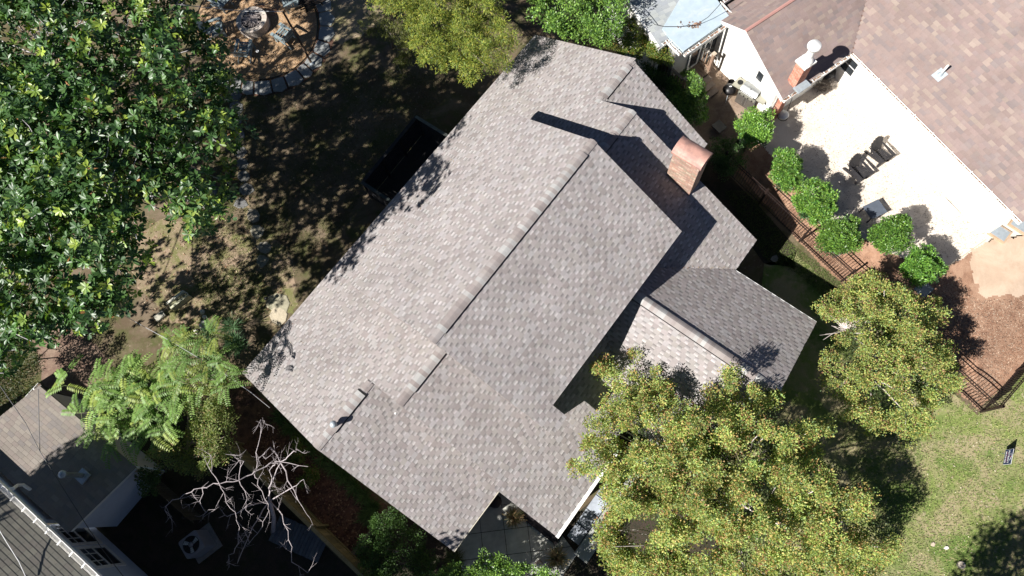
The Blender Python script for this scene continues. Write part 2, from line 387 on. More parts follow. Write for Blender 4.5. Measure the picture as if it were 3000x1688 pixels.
def roof(parent, poly, style, quota=0, name='roof_slope', th=.14, focus=None, label=None):
    poly = [Vector(p) for p in poly]; p0, U, V, N = frame_of(poly, style.get('up'))
    mb = MB(); mb.slab([p-N*.012 for p in poly], th, style['base']); par = mb.build(name, shingle_m, parent)
    if label: par['label'] = label
    p2 = [((p-p0).dot(U), (p-p0).dot(V)) for p in poly]
    y0 = min(b for a, b in p2); y1 = max(b for a, b in p2); ex = style['ex']
    T = []; W = []; cols = style['cols']; rc = style['rec']; h = style['h']; ws = style['ws']
    y = y0; row = 0
    while y < y1-.02:
        e = min(ex, y1-y); sp = spans(p2, min(y+e*.5, y1-.005))
        sh0 = random.uniform(.8, 1.2)
        for (xa, xb) in sp:
            if style['flat']: x = xa-random.uniform(0, ws[0]*1.2)
            else: x = (math.floor(xa/.345)-1)*.345+((row*.235+sh0*.02) % .345)
            tooth = True
            while x < xb:
                wd = random.choice(ws) if (tooth or style['flat']) else random.choice(style['gs'])
                a = max(x, xa); b = min(x+wd, xb)
                if b-a > .012:
                    ci = random.randrange(len(cols))
                    if tooth or style['flat']:
                        T.append((a, y, b-a, ci, e))
                    else:
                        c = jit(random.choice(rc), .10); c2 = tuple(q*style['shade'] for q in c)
                        W.append((a, y, b-a, c, c2, e))
                x += wd; tooth = not tooth
        y += ex; row += 1
    # individually built shingles nearest the camera (full-width ones), the rest joined
    if quota:
        C = focus if focus is not None else Vector((0, 0, H))
        full = [i for i, t in enumerate(T) if any(abs(t[2]-q) < 1e-6 for q in ws) and abs(t[4]-ex) < 1e-6]
        full.sort(key=lambda i: (p0+U*(T[i][0])+V*(T[i][1])-C).length); pick = set(full[:quota])
    else: pick = set()
    ax = (U, V, N)
    for i in pick:
        a, yy, wd, ci, e = T[i]
        place(toothmesh(wd, ci, ex, cols, style['key'], h), 'shingle', par, p0+U*a+V*yy, ax)
    vs = []; fs = []; cs = []
    for i, (a, yy, wd, ci, e) in enumerate(T):
        if i in pick: continue
        k = len(vs); g = .003; o = p0+U*a+V*yy; c = jit(cols[ci], style['jit']); d = tuple(q*.97 for q in c); e2 = e+(.01 if e >= ex-1e-6 else 0)
        for (x_, y_, z_) in ((0, 0, 0), (wd, 0, 0), (wd, e2, 0), (0, e2, 0), (g, 0, h), (wd-g, 0, h), (wd-g, e2, h*.45), (g, e2, h*.45)):
            vs.append(o+U*x_+V*y_+N*z_)
        cs += [c]*4+[d, d, c, c]; fs += [(k+4, k+5, k+6, k+7), (k, k+1, k+5, k+4), (k+1, k+2, k+6, k+5), (k+3, k, k+4, k+7)]
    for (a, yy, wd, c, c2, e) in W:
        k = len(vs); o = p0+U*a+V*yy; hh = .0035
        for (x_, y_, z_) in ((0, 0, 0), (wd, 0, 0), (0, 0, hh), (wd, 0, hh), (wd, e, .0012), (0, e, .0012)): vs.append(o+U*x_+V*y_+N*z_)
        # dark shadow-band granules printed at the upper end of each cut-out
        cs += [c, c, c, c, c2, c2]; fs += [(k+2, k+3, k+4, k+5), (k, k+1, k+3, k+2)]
    if not vs: return par
    V_ = np.array([tuple(v) for v in vs], dtype=np.float32)-np.array(ORG[parent.name], dtype=np.float32)
    me = mesh_arrays('shingles', V_, fs, np.array(cs)); me.materials.append(shingle_m)
    o = link(bpy.data.objects.new('shingles', me)); o.parent = par; o['kind'] = 'stuff'
    return par
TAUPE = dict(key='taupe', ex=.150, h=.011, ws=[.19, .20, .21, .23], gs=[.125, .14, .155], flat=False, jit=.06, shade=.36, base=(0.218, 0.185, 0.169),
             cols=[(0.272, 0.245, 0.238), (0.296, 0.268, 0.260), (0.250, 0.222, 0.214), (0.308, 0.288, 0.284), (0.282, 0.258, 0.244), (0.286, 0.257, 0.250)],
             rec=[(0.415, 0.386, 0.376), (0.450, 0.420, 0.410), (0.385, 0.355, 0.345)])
BROWN = dict(key='brown', ex=.150, h=.007, ws=[.20, .26, .30, .33], gs=[.2], flat=True, jit=.08, shade=.7, base=(.20, .13, .11),
             cols=[(.245, .186, .170), (.235, .180, .166), (.252, .192, .174), (.238, .188, .175), (.280, .222, .192), (.215, .175, .168), (.246, .190, .174), (.240, .182, .166)], rec=[(.3, .2, .18)])
GREY = dict(key='grey', ex=.180, h=.007, ws=[.28, .305, .32], gs=[.2], flat=True, jit=.05, shade=.7, base=(.20, .21, .21),
            cols=[(.34, .36, .36), (.31, .33, .34), (.36, .38, .37), (.29, .31, .33)], rec=[(.3, .3, .3)])
OLIVE = dict(key='olive', ex=.145, h=.014, ws=[.24, .28, .31], gs=[.2], flat=True, jit=.05, shade=.7, base=(.07, .065, .055),
             cols=[(.180, .172, .145), (.165, .158, .135), (.195, .186, .155), (.175, .162, .140)], rec=[(.3, .3, .3)])
BEIGE = dict(key='beige', ex=.145, h=.007, ws=[.26, .30, .33], gs=[.2], flat=True, jit=.06, shade=.7, base=(.15, .14, .125),
             cols=[(.270, .235, .205), (.250, .222, .195), (.292, .258, .225), (.260, .222, .198), (.235, .21, .195)], rec=[(.3, .3, .3)])

def cap_piece(parent, c, ax, wd, ln, h, col, name='cap_shingle'):
    key = ('cap', round(wd, 3), round(ln, 3), round(h, 3), tuple(round(x, 3) for x in col))
    if key not in _toothmesh:
        mb = MB(); k = 7; vs = []; r = .012
        for (y, e) in ((0, r), (ln*1.08, .002)):
            for i in range(k):
                q = -1+2*i/(k-1); vs.append((q*wd/2, y, e-h*abs(q)**1.25))
        for i in range(k):
            q = -1+2*i/(k-1); vs.append((q*wd/2, 0, -h*abs(q)**1.25-.004))
        fs = [(i, i+1, i+1+k, i+k) for i in range(k-1)]+[(i+2*k, i+1+2*k, i+1, i) for i in range(k-1)]
        mb.add(vs, fs, col); me = mesh_arrays('cap_shingle', mb.v, mb.f, np.array(mb.c), False); me.materials.append(shingle_m); _toothmesh[key] = me
    return place(_toothmesh[key], name, parent, c, ax)
CAPC = [(.255, .222, .212), (.300, .275, .265), (.33, .32, .31), (.285, .255, .24), (.35, .345, .335), (.27, .24, .23), (.235, .205, .195)]
def ridge(parent, a, b, v0, v1, slope=.5, cw=.30):
    """cap pieces all along a-b; between v0 and v1 (fractions) they ride on a raised vent with dark open sides"""
    a, b = Vector(a), Vector(b); L = (b-a).length; d = (b-a).normalized(); X = Vector((0, 0, 1)).cross(d).normalized()*-1; Zz = X.cross(d)
    body = MB(); hv = .048
    if v1 > v0:
        p = a+d*L*v0; q = a+d*L*v1; hw = .18
        vs = []
        for e in (p, q):
            for (x, z) in ((-hw, -hw*slope-.005), (-hw, -hw*slope+hv), (-hw*.5, -hw*.2*slope+hv-.015), (0, hv), (hw*.5, -hw*.2*slope+hv-.015), (hw, -hw*slope+hv), (hw, -hw*slope-.005)): vs.append(e+X*x+Zz*z)
        body.add(vs, [(i, i+7, i+8, i+1) for i in range(6)]+[tuple(range(7)), tuple(range(7, 14))[::-1]])
        par = body.build('ridge_vent', dark_m, parent)
    else:
        body.obox(a-X*.02, X*.04, b-a, Vector((0, 0, .004))); par = body.build('ridge_cap', shingle_m, parent)
    n = max(1, int(L/.142)); st = L/n
    for i in range(n):
        f = (i+.5)/n; on = v0 <= f <= v1 and v1 > v0
        c = a+d*(st*i)+Vector((0, 0, hv+.012 if on else .02))
        col = random.choice(CAPC)
        cap_piece(par, c, (-X, d, Vector((0, 0, 1))), .34 if on else .29, st, .165*slope if on else .145*slope, col)
    return par

# ------------------------------------------------------------------ the main house
mh = thing('brick_chimney_house', 'large house with taupe grey shingle roof of stepped ridges in the middle of the picture', 'house', S(4, -5, 0))
PLz = lambda t: 3.0+.44*(t+12.1)
def H5(s, t): return S(s, t, 5.10-.45*(t+7.35))
def H4(s, t): return S(s, t, 5.70-.455*(t+5.95))
def H2(s, t): return S(s, t, 5.70-.455*(t+5.95))
def H1(s, t): return S(s, t, 5.10-.45*(t+7.35))
AZR = 7.3
def HAl(s, t): return S(s, t, AZR-.455*(-5.92-t))
def HAr(s, t): return S(s, t, AZR-.465*(t+5.92))
def PLp(s, t): return S(s, t, PLz(t))
sSW, sNE = -3.33, 14.55; s12, s45 = -.62, 12.35; sA0, sA1 = 1.45, 9.85
def on(u, v, fn, it=80):                  # where the sight line of (u,v) meets a roof plane
    z = 4.0
    for _ in range(it):
        q = P(u, v, z); s_, t_ = q.dot(E1), q.dot(E2); z = .5*z+.5*fn(s_, t_).z
    return q.dot(E1), q.dot(E2)
def corner(u, v, fn): return on(u, v, fn)
a_ne = corner(1990, 671, HAr); a_ap = corner(1746, 418, HAr); a_sw = corner(1622, 1189, HAr); c4 = corner(2217, 703, H4); p4 = corner(1855, 325, H4); c5 = corner(2072, 422, H5); p5 = corner(1829, 152, H5)
TA, TR = -9.75, -5.92; t_e = (a_ne[1]+a_sw[1])/2; sA1 = a_ap[0]
# north-west slopes
roof(mh, [PLp(sSW, -12.1), PLp(sSW, -7.35), PLp(s12, -7.35), PLp(s12, -5.95), PLp(s45, -5.95), PLp(s45, -7.35), PLp(sNE, -7.35), PLp(sNE, -12.1)], TAUPE)
roof(mh, [H5(s45-.3, -7.35), H5(p5[0], -7.35), H5(*c5), H5(s45-.3, c5[1])], TAUPE)
roof(mh, [H4(p4[0], -5.95), H4(2.2, -5.95), H4(2.2, c4[1]), H4(*c4)], TAUPE)
roof(mh, [H2(s12, -5.95), H2(2.55, -5.95), H2(2.55, .31), H2(-.85, .31), H2(-.85, -2.1), H2(s12, -2.1)], TAUPE)
roof(mh, [H1(sSW, -7.35), H1(s12+.05, -7.35), H1(s12+.05, -2.1), H1(sSW, -2.1)], TAUPE)
roof(mh, [HAl(sA0, TA), HAl(sA0, TR), HAl(sA1, TR), HAl(sA1, TA)], TAUPE, 130, focus=Vector((0, 0, H)))
roof(mh, [HAr(sA0, TR), HAr(sA1, TR), HAr(a_ne[0], t_e), HAr(a_sw[0], t_e), HAr(a_sw[0], t_e+.58), HAr(sA0+.1, t_e+.58)], TAUPE, 170, focus=Vector((0, 0, H)))
# cross gable to the south-east
xr = 7.02; xt = 3.38; xz = 4.75; xh = 3.45; xsl = (xz-3.0)/xh
def X_ne(s, t): return S(s, t, xz-xsl*(s-xr))
def X_sw(s, t): return S(s, t, xz-xsl*(xr-s))
tr = -5.95+(5.70-xz)/.455
def tval(ds): return -5.95+(5.70-(xz-xsl*ds))/.455
roof(mh, [X_ne(xr, tr-.3), X_ne(xr, xt), X_ne(xr+xh, xt), X_ne(xr+xh, tval(xh)-.05)], TAUPE)
roof(mh, [X_sw(xr, xt), X_sw(xr, tr-.3), X_sw(xr-xh, tval(xh)-.05), X_sw(xr-xh, xt)], TAUPE)
# ridges with vents
ridge(mh, PLp(sSW, -7.35)+Vector((0, 0, .01)), PLp(s12-.05, -7.35)+Vector((0, 0, .01)), .28, .86, .36)
ridge(mh, PLp(s12, -5.95)+Vector((0, 0, .01)), PLp(sA0+.1, -5.95)+Vector((0, 0, .01)), .28, 1.0, .42)
ridge(mh, HAl(sA0, TR)+Vector((0, 0, .01)), HAl(sA1, TR)+Vector((0, 0, .01)), .055, .925, .46)
ridge(mh, PLp(sA1-.4, -5.95)+Vector((0, 0, .01)), PLp(p4[0], -5.95)+Vector((0, 0, .01)), 0, .60, .45)
ridge(mh, PLp(s45-.15, -7.35)+Vector((0, 0, .01)), PLp(p5[0], -7.35)+Vector((0, 0, .01)), .16, .87, .45)
ridge(mh, S(xr, tr-.2, xz+.01), S(xr, xt, xz+.01), .06, .86, .5)
# walls under the eaves
def wall_run(parent, pts, mat=brown_wall, name='wall', z0=0.0):
    for (a, b) in zip(pts[:-1], pts[1:]):
        (s0, t0, z0a), (s1, t1, z1a) = a, b
        p, q = S(s0, t0), S(s1, t1); d = (q-p); nrm = Vector((d.y, -d.x, 0)).normalized()*.15
        mb = MB(); mb.add([p, q, q+nrm, p+nrm, p+Vector((0, 0, z0a)), q+Vector((0, 0, z1a)), q+nrm+Vector((0, 0, z1a)), p+nrm+Vector((0, 0, z0a))],
                          [(0, 1, 5, 4), (1, 2, 6, 5), (2, 3, 7, 6), (3, 0, 4, 7), (4, 5, 6, 7)])
        mb.build(name, mat, parent)
o = .38
wall_run(mh, [(sSW+.3, -11.7, 2.95), (sNE-.3, -11.7, 2.95)])
wall_run(mh, [(sNE-.4, -11.7, 2.9), (sNE-.4, -7.35, 4.85), (sNE-.5, -3.7, 3.2)])
wall_run(mh, [(s45-.5, -7.0, 4.9), (s45-.5, -5.95, 5.45), (s45-.6, -.3, 2.9)])
wall_run(mh, [(s45-.6, -.3, 2.8), (xr+xh-.3, -.3, 2.8)])
wall_run(mh, [(xr+xh-.3, -.4, 2.6), (xr+xh-.3, xt-.3, 2.6)])
wall_run(mh, [(xr+xh-.3, xt-.35, 2.6), (xr, xt-.35, 4.3), (xr-xh+.3, xt-.35, 2.6)])
wall_run(mh, [(sSW+.3, -11.7, 2.95), (sSW+.3, -7.35, 4.8), (sSW+.3, -2.5, 2.65)])
wall_run(mh, [(sSW+.3, -2.5, 2.65), (-.5, -2.5, 2.65)])
wall_run(mh, [(-.45, -2.5, 3.7), (-.45, -.1, 2.75)])
wall_run(mh, [(-.45, -.1, 2.75), (3.5, -.1, 2.75)])
wall_run(mh, [(sA1-.45, -9.4, 5.3), (sA1-.45, -6.0, 6.95), (sA1-.45, -2.55, 5.3)])
wall_run(mh, [(sA0+.35, -9.4, 5.3), (sA0+.35, -6.0, 6.95), (sA0+.40, -2.1, 5.15)])
wall_run(mh, [(sA0+.40, -2.1, 5.15), (a_sw[0]-.1, -2.1, 5.15), (a_sw[0]-.1, -2.55, 5.3)])
wall_run(mh, [(a_sw[0]-.1, -2.55, 5.3), (sA1-.45, -2.55, 5.3)])
wall_run(mh, [(sA0+.3, -9.4, 5.25), (sA1-.3, -9.4, 5.25)])
wall_run(mh, [(s12+.2, -7.2, 4.9), (s12+.2, -5.95, 5.5), (s12+.2, -2.1, 3.7)])
# fascias and front gutter
def fascia(a, b, w_=.03, h_=.16, mat=white_paint, name='fascia', parent=mh, out=0.0):
    a, b = Vector(a), Vector(b); d = b-a; nrm = Vector((d.y, -d.x, 0)).normalized()
    mb = MB(); mb.obox(a+nrm*out-Vector((0, 0, h_)), d, nrm*w_, Vector((0, 0, h_-.01))); return mb.build(name, mat, parent)
fascia(H2(-.87, .315), H2(2.55, .315), .12, .22, name='gutter', out=0.0)
fascia(H1(sSW, -2.09), H1(-.9, -2.09), mat=tan_wall)
fascia(HAr(a_sw[0], t_e+.005), HAr(a_ne[0], t_e+.005), .02, .14)
fascia(H4(c4[0], c4[1]+.01), H4(xr+xh, c4[1]+.01), .03, .15)
fascia(X_ne(xr+xh+.005, xt), X_ne(xr+xh+.005, .1), .03, .15)
# masonry chimney with copper cap
def brickwall(par, a, U, V, N, lw, lh, cols, bw=.20, bh=.067, jn=.010, proud=.008, quota=10**9, top=None):
    r = 0; cnt = 0; rest = MB(); ms = {}
    while (r+1)*(bh+jn) <= lh+.001:
        x = -(bw+jn)*(.5 if r % 2 else 0)
        while x < lw-.01:
            a0 = max(x, 0); b0 = min(x+bw, lw)
            if b0-a0 > .03:
                key = (round(b0-a0, 3), random.randrange(len(cols)))
                org = a+U*a0+V*(r*(bh+jn))
                if cnt < quota:
                    if key not in ms:
                        q = MB().obox((0, 0, -.03), (key[0], 0, 0), (0, bh, 0), (0, 0, .03+proud), cols[key[1]])
                        me = mesh_arrays('brick', q.v, q.f, np.array(q.c)); me.materials.append(brick_m); ms[key] = me
                    place(ms[key], 'brick', par, org, (U, V, N)); cnt += 1
                else: rest.obox(org-N*.03, U*key[0], V*bh, N*(.03+proud), cols[key[1]])
            x += bw+jn
        r += 1
    if rest.v:
        o_ = rest.build('bricks', brick_m, par); o_['kind'] = 'stuff'
    return cnt
BR1 = [(.36, .215, .165), (.39, .25, .19), (.33, .215, .17), (.41, .28, .22), (.36, .245, .20), (.46, .35, .27), (.31, .24, .18)]
cA = P(1951, 519, 4.55); cB = P(2012, 577, 4.05)          # foot of the sun-side face
cU = (Vector((cB.x, cB.y, 0))-Vector((cA.x, cA.y, 0))); cw = cU.length; cU.normalize(); cN = Vector((-E1.x, -E1.y, 0))
cU = E2.copy(); cw = 1.02
base = Vector((cA.x, cA.y, 3.7)); dep = .62; ctop = 6.35
mb = MB(); mb.obox(base+cN*-.01-cN*0, cU*cw, -cN*dep, Vector((0, 0, ctop-3.7)), (.42, .36, .31)); chim = mb.build('chimney', brick_m, mh)
brickwall(chim, base+Vector((0, 0, .2)), cU, Vector((0, 0, 1)), cN, cw, ctop-3.7-.2, BR1, quota=170)
brickwall(chim, base+cU*cw+Vector((0, 0, .2)), -cN, Vector((0, 0, 1)), cU, dep, ctop-3.9, BR1, quota=90)
mb = MB(); k = 12; vs = []
for e in (-.06, cw+.06):
    for i in range(k):
        q = i/(k-1); ang = PI*q; y = -.06+(dep+.12)*q
        vs.append(base+cU*e-cN*y+Vector((0, 0, ctop-3.7+.05+.20*math.sin(ang)**.7)))
mb.add(vs, [(i, i+1, i+1+k, i+k) for i in range(k-1)]+[tuple(range(k))[::-1], tuple(range(k, 2*k)), (0, k, 2*k-1, k-1)])
mb.obox(base+cU*-.07+cN*.07+Vector((0, 0, ctop-3.7-.02)), cU*(cw+.14), -cN*(dep+.14), Vector((0, 0, .07)))
cc = mb.build('copper_cap', copper_m, chim, smooth=False)

rng_state = random.getstate(); m3 = MB()
def litter_at(p, r_):
    an = random.uniform(0, 6.28); ux = Vector((math.cos(an), math.sin(an), random.uniform(-.2, .2)))*r_; uy = Vector((-math.sin(an), math.cos(an), random.uniform(-.2, .2)))*r_*.55
    m3.add([p-ux, p-uy, p+ux, p+uy], [(0, 1, 2, 3)], random.choice([(.20, .12, .08), (.13, .09, .07), (.30, .22, .14), (.38, .34, .26)]))
for k in range(170):
    f = random.random()**1.3; s_, t_ = xr-(f*xh), tr+(tval(xh)-tr)*f; litter_at(H4(s_+random.gauss(0, .05), t_+random.gauss(0, .06))+ZV*.05, random.uniform(.015, .04))
    f = random.random()**1.3; s_ = xr+(f*xh); litter_at(H4(s_+random.gauss(0, .05), tr+(tval(xh)-tr)*f+random.gauss(0, .06))+ZV*.05, random.uniform(.012, .03))
for k in range(90): litter_at(PLp(random.uniform(sSW+.3, sNE-.3), random.uniform(-11.9, -10.0))+ZV*.03, random.uniform(.015, .035))
for k in range(26): litter_at(H2(random.uniform(-.5, 1.2), random.uniform(-5.5, 0))+ZV*.03, random.uniform(.01, .025)); litter_at(H4(random.uniform(4, 11.5), random.uniform(-1.8, 0))+ZV*.03, random.uniform(.01, .025))
rl = m3.build('leaf_litter', chip_m, mh); rl['kind'] = 'stuff'; random.setstate(rng_state)
# small plumbing vents
q = S(*on(985, 1246, PLp), 0); q.z = PLz(q.dot(E2))
mb = MB(); mb.lathe(q, [(.06, -.05), (.055, .26), (.11, .26), (.12, .30), (.07, .38), (.0, .39)], 14); mb.build('roof_vent', galv_m, mh, True)
q = S(*on(1160, 1212, H2)); q.z = H2(q.dot(E1), q.dot(E2)).z
mb = MB(); mb.lathe(q, [(.03, -.05), (.03, .09), (.02, .09)], 10); mb.build('vent_pipe', white_paint, mh, True)

# ------------------------------------------------------------------ neighbour with the brown roof (right)
nh = thing('brown_roof_house', 'white walled house with mottled reddish brown shingle roof at top right', 'house', P(2700, 250, 0))
EZ = 2.6
def eaveline(a, b, z): return P(*a, z), P(*b, z)
def slope_poly(ea, eb, pitch, depth, side=1, ext=(0, 0)):
    """rectangle rising from the eave line"""
    d = (eb-ea).normalized(); up = Vector((-d.y, d.x, 0))*side
    ea = ea-d*ext[0]; eb = eb+d*ext[1]
    return ea, eb, eb+up*depth+Vector((0, 0, depth*pitch)), ea+up*depth+Vector((0, 0, depth*pitch)), d, up
# main slope behind the long eave; wing slope behind the short one; they meet in a valley
c0 = P(2498, 152, EZ); c1 = P(2997, 650, EZ); w0 = P(2293, 291, EZ)
d1 = (c1-c0).normalized(); up1 = Vector((-d1.y, d1.x, 0)); pt1 = .42
d2 = (c0-w0).normalized(); up2 = Vector((-d2.y, d2.x, 0)); pt2 = .50
dep2 = 2.75
rid0 = w0+up2*dep2+Vector((0, 0, dep2*pt2))
def pl1(x): return EZ+pt1*max(0, (x-c0).dot(up1))
def pl2(x): return EZ+pt2*(x-c0).dot(up2)
# valley from c0: direction where both rise equally
A_ = np.array([[pt1*up1.x-pt2*up2.x, pt1*up1.y-pt2*up2.y]]); vd = Vector((-A_[0, 1], A_[0, 0], 0)).normalized()
if vd.dot(up1) < 0: vd = -vd
kk = dep2/vd.dot(up2); vtop = c0+vd*kk; vtop.z = EZ+dep2*pt2
far = 11.0
e1_ = c1+d1*.0
m_top = lambda x: Vector((x.x, x.y, EZ+pt1*(x-c0).dot(up1)))
k2 = far/vd.dot(up1); v2 = c0+vd*k2
roof(nh, [c0, c1, m_top(c1+up1*far), m_top(c0+vd*k2)], BROWN, 230, focus=P(2550, 200, 5))
roof(nh, [w0, c0, vtop, rid0], BROWN, 70, focus=P(2350, 180, 4))
pb = w0+up2*(dep2*2-.9)+Vector((0, 0, .9*pt2)); pbb = vtop+vd*0+up2*(dep2-.9); pbb.z = pb.z
roof(nh, [rid0, vtop+d2*2.8, Vector(((vtop+d2*2.8).x+up2.x*(dep2-.9), (vtop+d2*2.8).y+up2.y*(dep2-.9), pb.z)), pb], BROWN)
mb = MB(); mb.tube([rid0+Vector((0, 0, .0)), vtop+d2*1.2], .07, k=6); mb.cur = (.40, .22, .19); mb.c = [(.42, .23, .20)]*len(mb.v)
mb.build('ridge_cap', shingle_m, nh)
# gutters: trough with straps, filled with leaves
def gutter(parent, a, b, out, name='gutter', straps=8, mat=white_paint, litter=True, w_=.13):
    a, b = Vector(a), Vector(b); d = b-a; u = d.normalized(); n_ = out.normalized()
    mb = MB(); mb.obox(a+Vector((0, 0, -.13)), d, n_*w_, Vector((0, 0, .01))); mb.obox(a+n_*(w_-.01)+Vector((0, 0, -.13)), d, n_*.015, Vector((0, 0, .13))); mb.obox(a+n_*.003+Vector((0, 0, -.13)), d, n_*.01, Vector((0, 0, .10)))
    g_ = mb.build(name, mat, parent)
    for i in range(straps):
        m2 = MB(); p = a+d*((i+.5)/straps); m2.obox(p-u*.02+Vector((0, 0, -.005)), u*.04, n_*w_, Vector((0, 0, .012))); m2.build('strap', mat, g_)
    if litter:
        m3 = MB()
        for i in range(int(d.length*55)):
            p = a+d*random.random()+n_*random.uniform(.015, w_-.03)+Vector((0, 0, -.05-random.uniform(0, .03))); r_ = random.uniform(.02, .045)
            an = random.uniform(0, 6.28); ux = Vector((math.cos(an), math.sin(an), random.uniform(-.4, .4)))*r_; uy = Vector((-math.sin(an), math.cos(an), random.uniform(-.4, .4)))*r_*.6
            m3.add([p-ux, p-uy, p+ux, p+uy], [(0, 1, 2, 3)], random.choice([(.30, .15, .09), (.22, .13, .09), (.38, .24, .14), (.14, .09, .07)]))
        l_ = m3.build('leaf_litter', chip_m, g_); l_['kind'] = 'stuff'
    return g_
gutter(nh, c0+d1*.05, c1, -up1, straps=9)
gutter(nh, w0, c0-d2*.05, -up2, straps=6)
# walls
def vwall(parent, a, b, z0, z1, z1b=None, mat=white_paint, name='wall', th=.15, inw=None):
    a, b = Vector((a.x, a.y, z0)), Vector((b.x, b.y, z0)); d = b-a; n_ = inw.normalized()*th if inw is not None else Vector((-d.y, d.x, 0)).normalized()*th
    z1b = z1 if z1b is None else z1b
    mb = MB(); A1 = Vector((a.x, a.y, z1)); B1 = Vector((b.x, b.y, z1b))
    mb.add([a, b, b+n_, a+n_, A1, B1, B1+n_, A1+n_], [(0, 1, 5, 4), (1, 2, 6, 5), (2, 3, 7, 6), (3, 0, 4, 7), (4, 5, 6, 7)]); return mb.build(name, mat, parent)
wc0 = c0+up1*.12+d1*.1; wc1 = c1+up1*.12-d1*.3; wc0.z = wc1.z = 0
vwall(nh, wc0-d1*.5, wc1, YZ-.1, EZ-.02, inw=up1)
vwall(nh, wc1, wc1+up1*9, 0, EZ, EZ+3.4, inw=-d1)
ww0 = w0+up2*.30+d2*.18
vwall(nh, ww0, ww0+d2*3.0, 0, EZ, inw=up2, mat=cream_wall)
gm = ww0+up2*(dep2-.3); ge = ww0+up2*(2*dep2-1.2)
vwall(nh, ww0, gm, 0, EZ, EZ+dep2*pt2-.2, inw=d2, mat=cream_wall)
vwall(nh, gm, ge, 0, EZ+dep2*pt2-.2, EZ+.5, inw=d2, mat=cream_wall)
# white rake boards of the gable
mb = MB(); mb.obox(w0-d2*.03+Vector((0, 0, -.17)), rid0-w0, d2*.05, Vector((0, 0, .17))); mb.build('rake_board', white_paint, nh)
mb = MB(); mb.obox(rid0-d2*.03+Vector((0, 0, -.17)), pb-rid0, d2*.05, Vector((0, 0, .17))); mb.build('rake_board', white_paint, nh)
# brick pier under the wing's corner
pq = P(2276, 341, YZ); pq = Vector((pq.x, pq.y, YZ-.02))
mb = MB(); mb.obox(pq-d2*.30-up2*.05, d2*.30, up2*.62, Vector((0, 0, 1.75)), (.5, .42, .36)); pier = mb.build('brick_pier', brick_m, nh)
BR2 = [(.50, .22, .15), (.44, .19, .13), (.55, .28, .2), (.40, .17, .12), (.52, .26, .19)]
brickwall(pier, pq-d2*.30+up2*.57, -up2, Vector((0, 0, 1)), -d2, .62, 1.72, BR2, quota=90)
brickwall(pier, pq-d2*.30-up2*.05, d2, Vector((0, 0, 1)), -up2, .30, 1.72, BR2, quota=60)
# brick chimney with white cowl
cq = P(2347, 237, 3.05); cb = Vector((cq.x, cq.y, 2.75)); cx, cy = .46, .42
mb = MB(); mb.obox(cb-d2*.23-up2*.0, d2*cx, up2*cy, Vector((0, 0, 1.25)), (.62, .55, .48)); ch = mb.build('chimney', brick_m, nh)
brickwall(ch, cb-d2*.23+up2*cy, -up2, Vector((0, 0, 1)), -d2, cy, 1.25, BR2, quota=60)
brickwall(ch, cb-d2*.23, d2, Vector((0, 0, 1)), -up2, cx, 1.25, BR2, quota=60)
mb = MB(); mb.obox(cb-d2*.29-up2*.06+Vector((0, 0, 1.25)), d2*(cx+.12), up2*(cy+.12), Vector((0, 0, .10))); top = cb+up2*.21+Vector((0, 0, 1.35))
mb.lathe(top, [(.27, 0), (.25, .10), (.15, .30), (.13, .62), (.13, .80)], 20); mb.build('chimney_cowl', white_paint, ch)
mb = MB(); mb.lathe(top, [(.13, .78), (.25, .80), (.26, .90), (.22, .97), (.0, 1.0)], 24); mb.build('cowl_cap', white_paint, ch, True)
mb = MB(); mb.obox(cb-d2*.30-up2*.32+Vector((0, 0, .02)), d2*.62, up2*.34, Vector((0, 0, .10))); mb.build('flashing', galv_m, ch)
# vent pipe on the big slope
vq = P(2755, 218, 4.5)
for _ in range(60): vq = P(2755, 218, .5*vq.z+.5*m_top(vq).z)
mb = MB(); nn = Vector((0, 0, 1)); mb.tube([vq, vq+nn*.55], .045, k=14, caps=False); mb.tube([vq+nn*.54, vq+nn*.30], .036, k=14, caps=True); pv = mb.build('vent_pipe', white_paint, nh, True)
mb = MB(); qq = m_top(vq); a_ = m_top(vq-d1*.19-up1*.22); mb.add([m_top(vq+d1*x+up1*y)+Vector((0, 0, .022)) for x, y in ((-.19, -.24), (.19, -.24), (.19, .16), (-.19, .16))], [(0, 1, 2, 3)]); mb.lathe(vq, [(.11, 0), (.06, .10), (.05, .14)], 14); mb.build('pipe_flashing', galv_m, pv)
# window on the wing side near the inner corner, small window in the gable, meter and conduit
def window(parent, a, U, N, wd, z0, z1, panes=(1, 2), frame=white_paint, fr=.07, name='window', bar=.02):
    a = Vector((a.x, a.y, 0)); Zz = Vector((0, 0, 1)); mb = MB()
    for (x, z, ww, hh) in ((0, z0, wd, fr), (0, z1-fr, wd, fr), (0, z0+fr, fr, z1-z0-2*fr), (wd-fr, z0+fr, fr, z1-z0-2*fr)):
        mb.obox(a+U*x+Zz*z-N*.01, U*ww, N*.06, Zz*hh)
    f = mb.build(name, frame, parent); wi, hi = wd-2*fr, z1-z0-2*fr
    g_ = MB(); g_.obox(a+U*fr+Zz*(z0+fr)+N*.005, U*wi, N*.008, Zz*hi); g_.build('pane', glass_m, f)
    m_ = MB()
    for i in range(1, panes[0]): m_.obox(a+U*(fr+wi*i/panes[0]-bar/2)+Zz*(z0+fr)+N*.013, U*bar, N*.02, Zz*hi)
    for i in range(1, panes[1]): m_.obox(a+U*fr+Zz*(z0+fr+hi*i/panes[1]-bar/2)+N*.014, U*wi, N*.022, Zz*bar)
    if m_.v: m_.build('muntins', frame, f)
    return f
window(nh, wc0-d1*.35, d1, -up1, .8, 1.3, 2.3)
window(nh, ww0+up2*.9, up2, -d2, .45, 2.0, 2.7, (1, 1))
mc = P(2620, 395, 0)
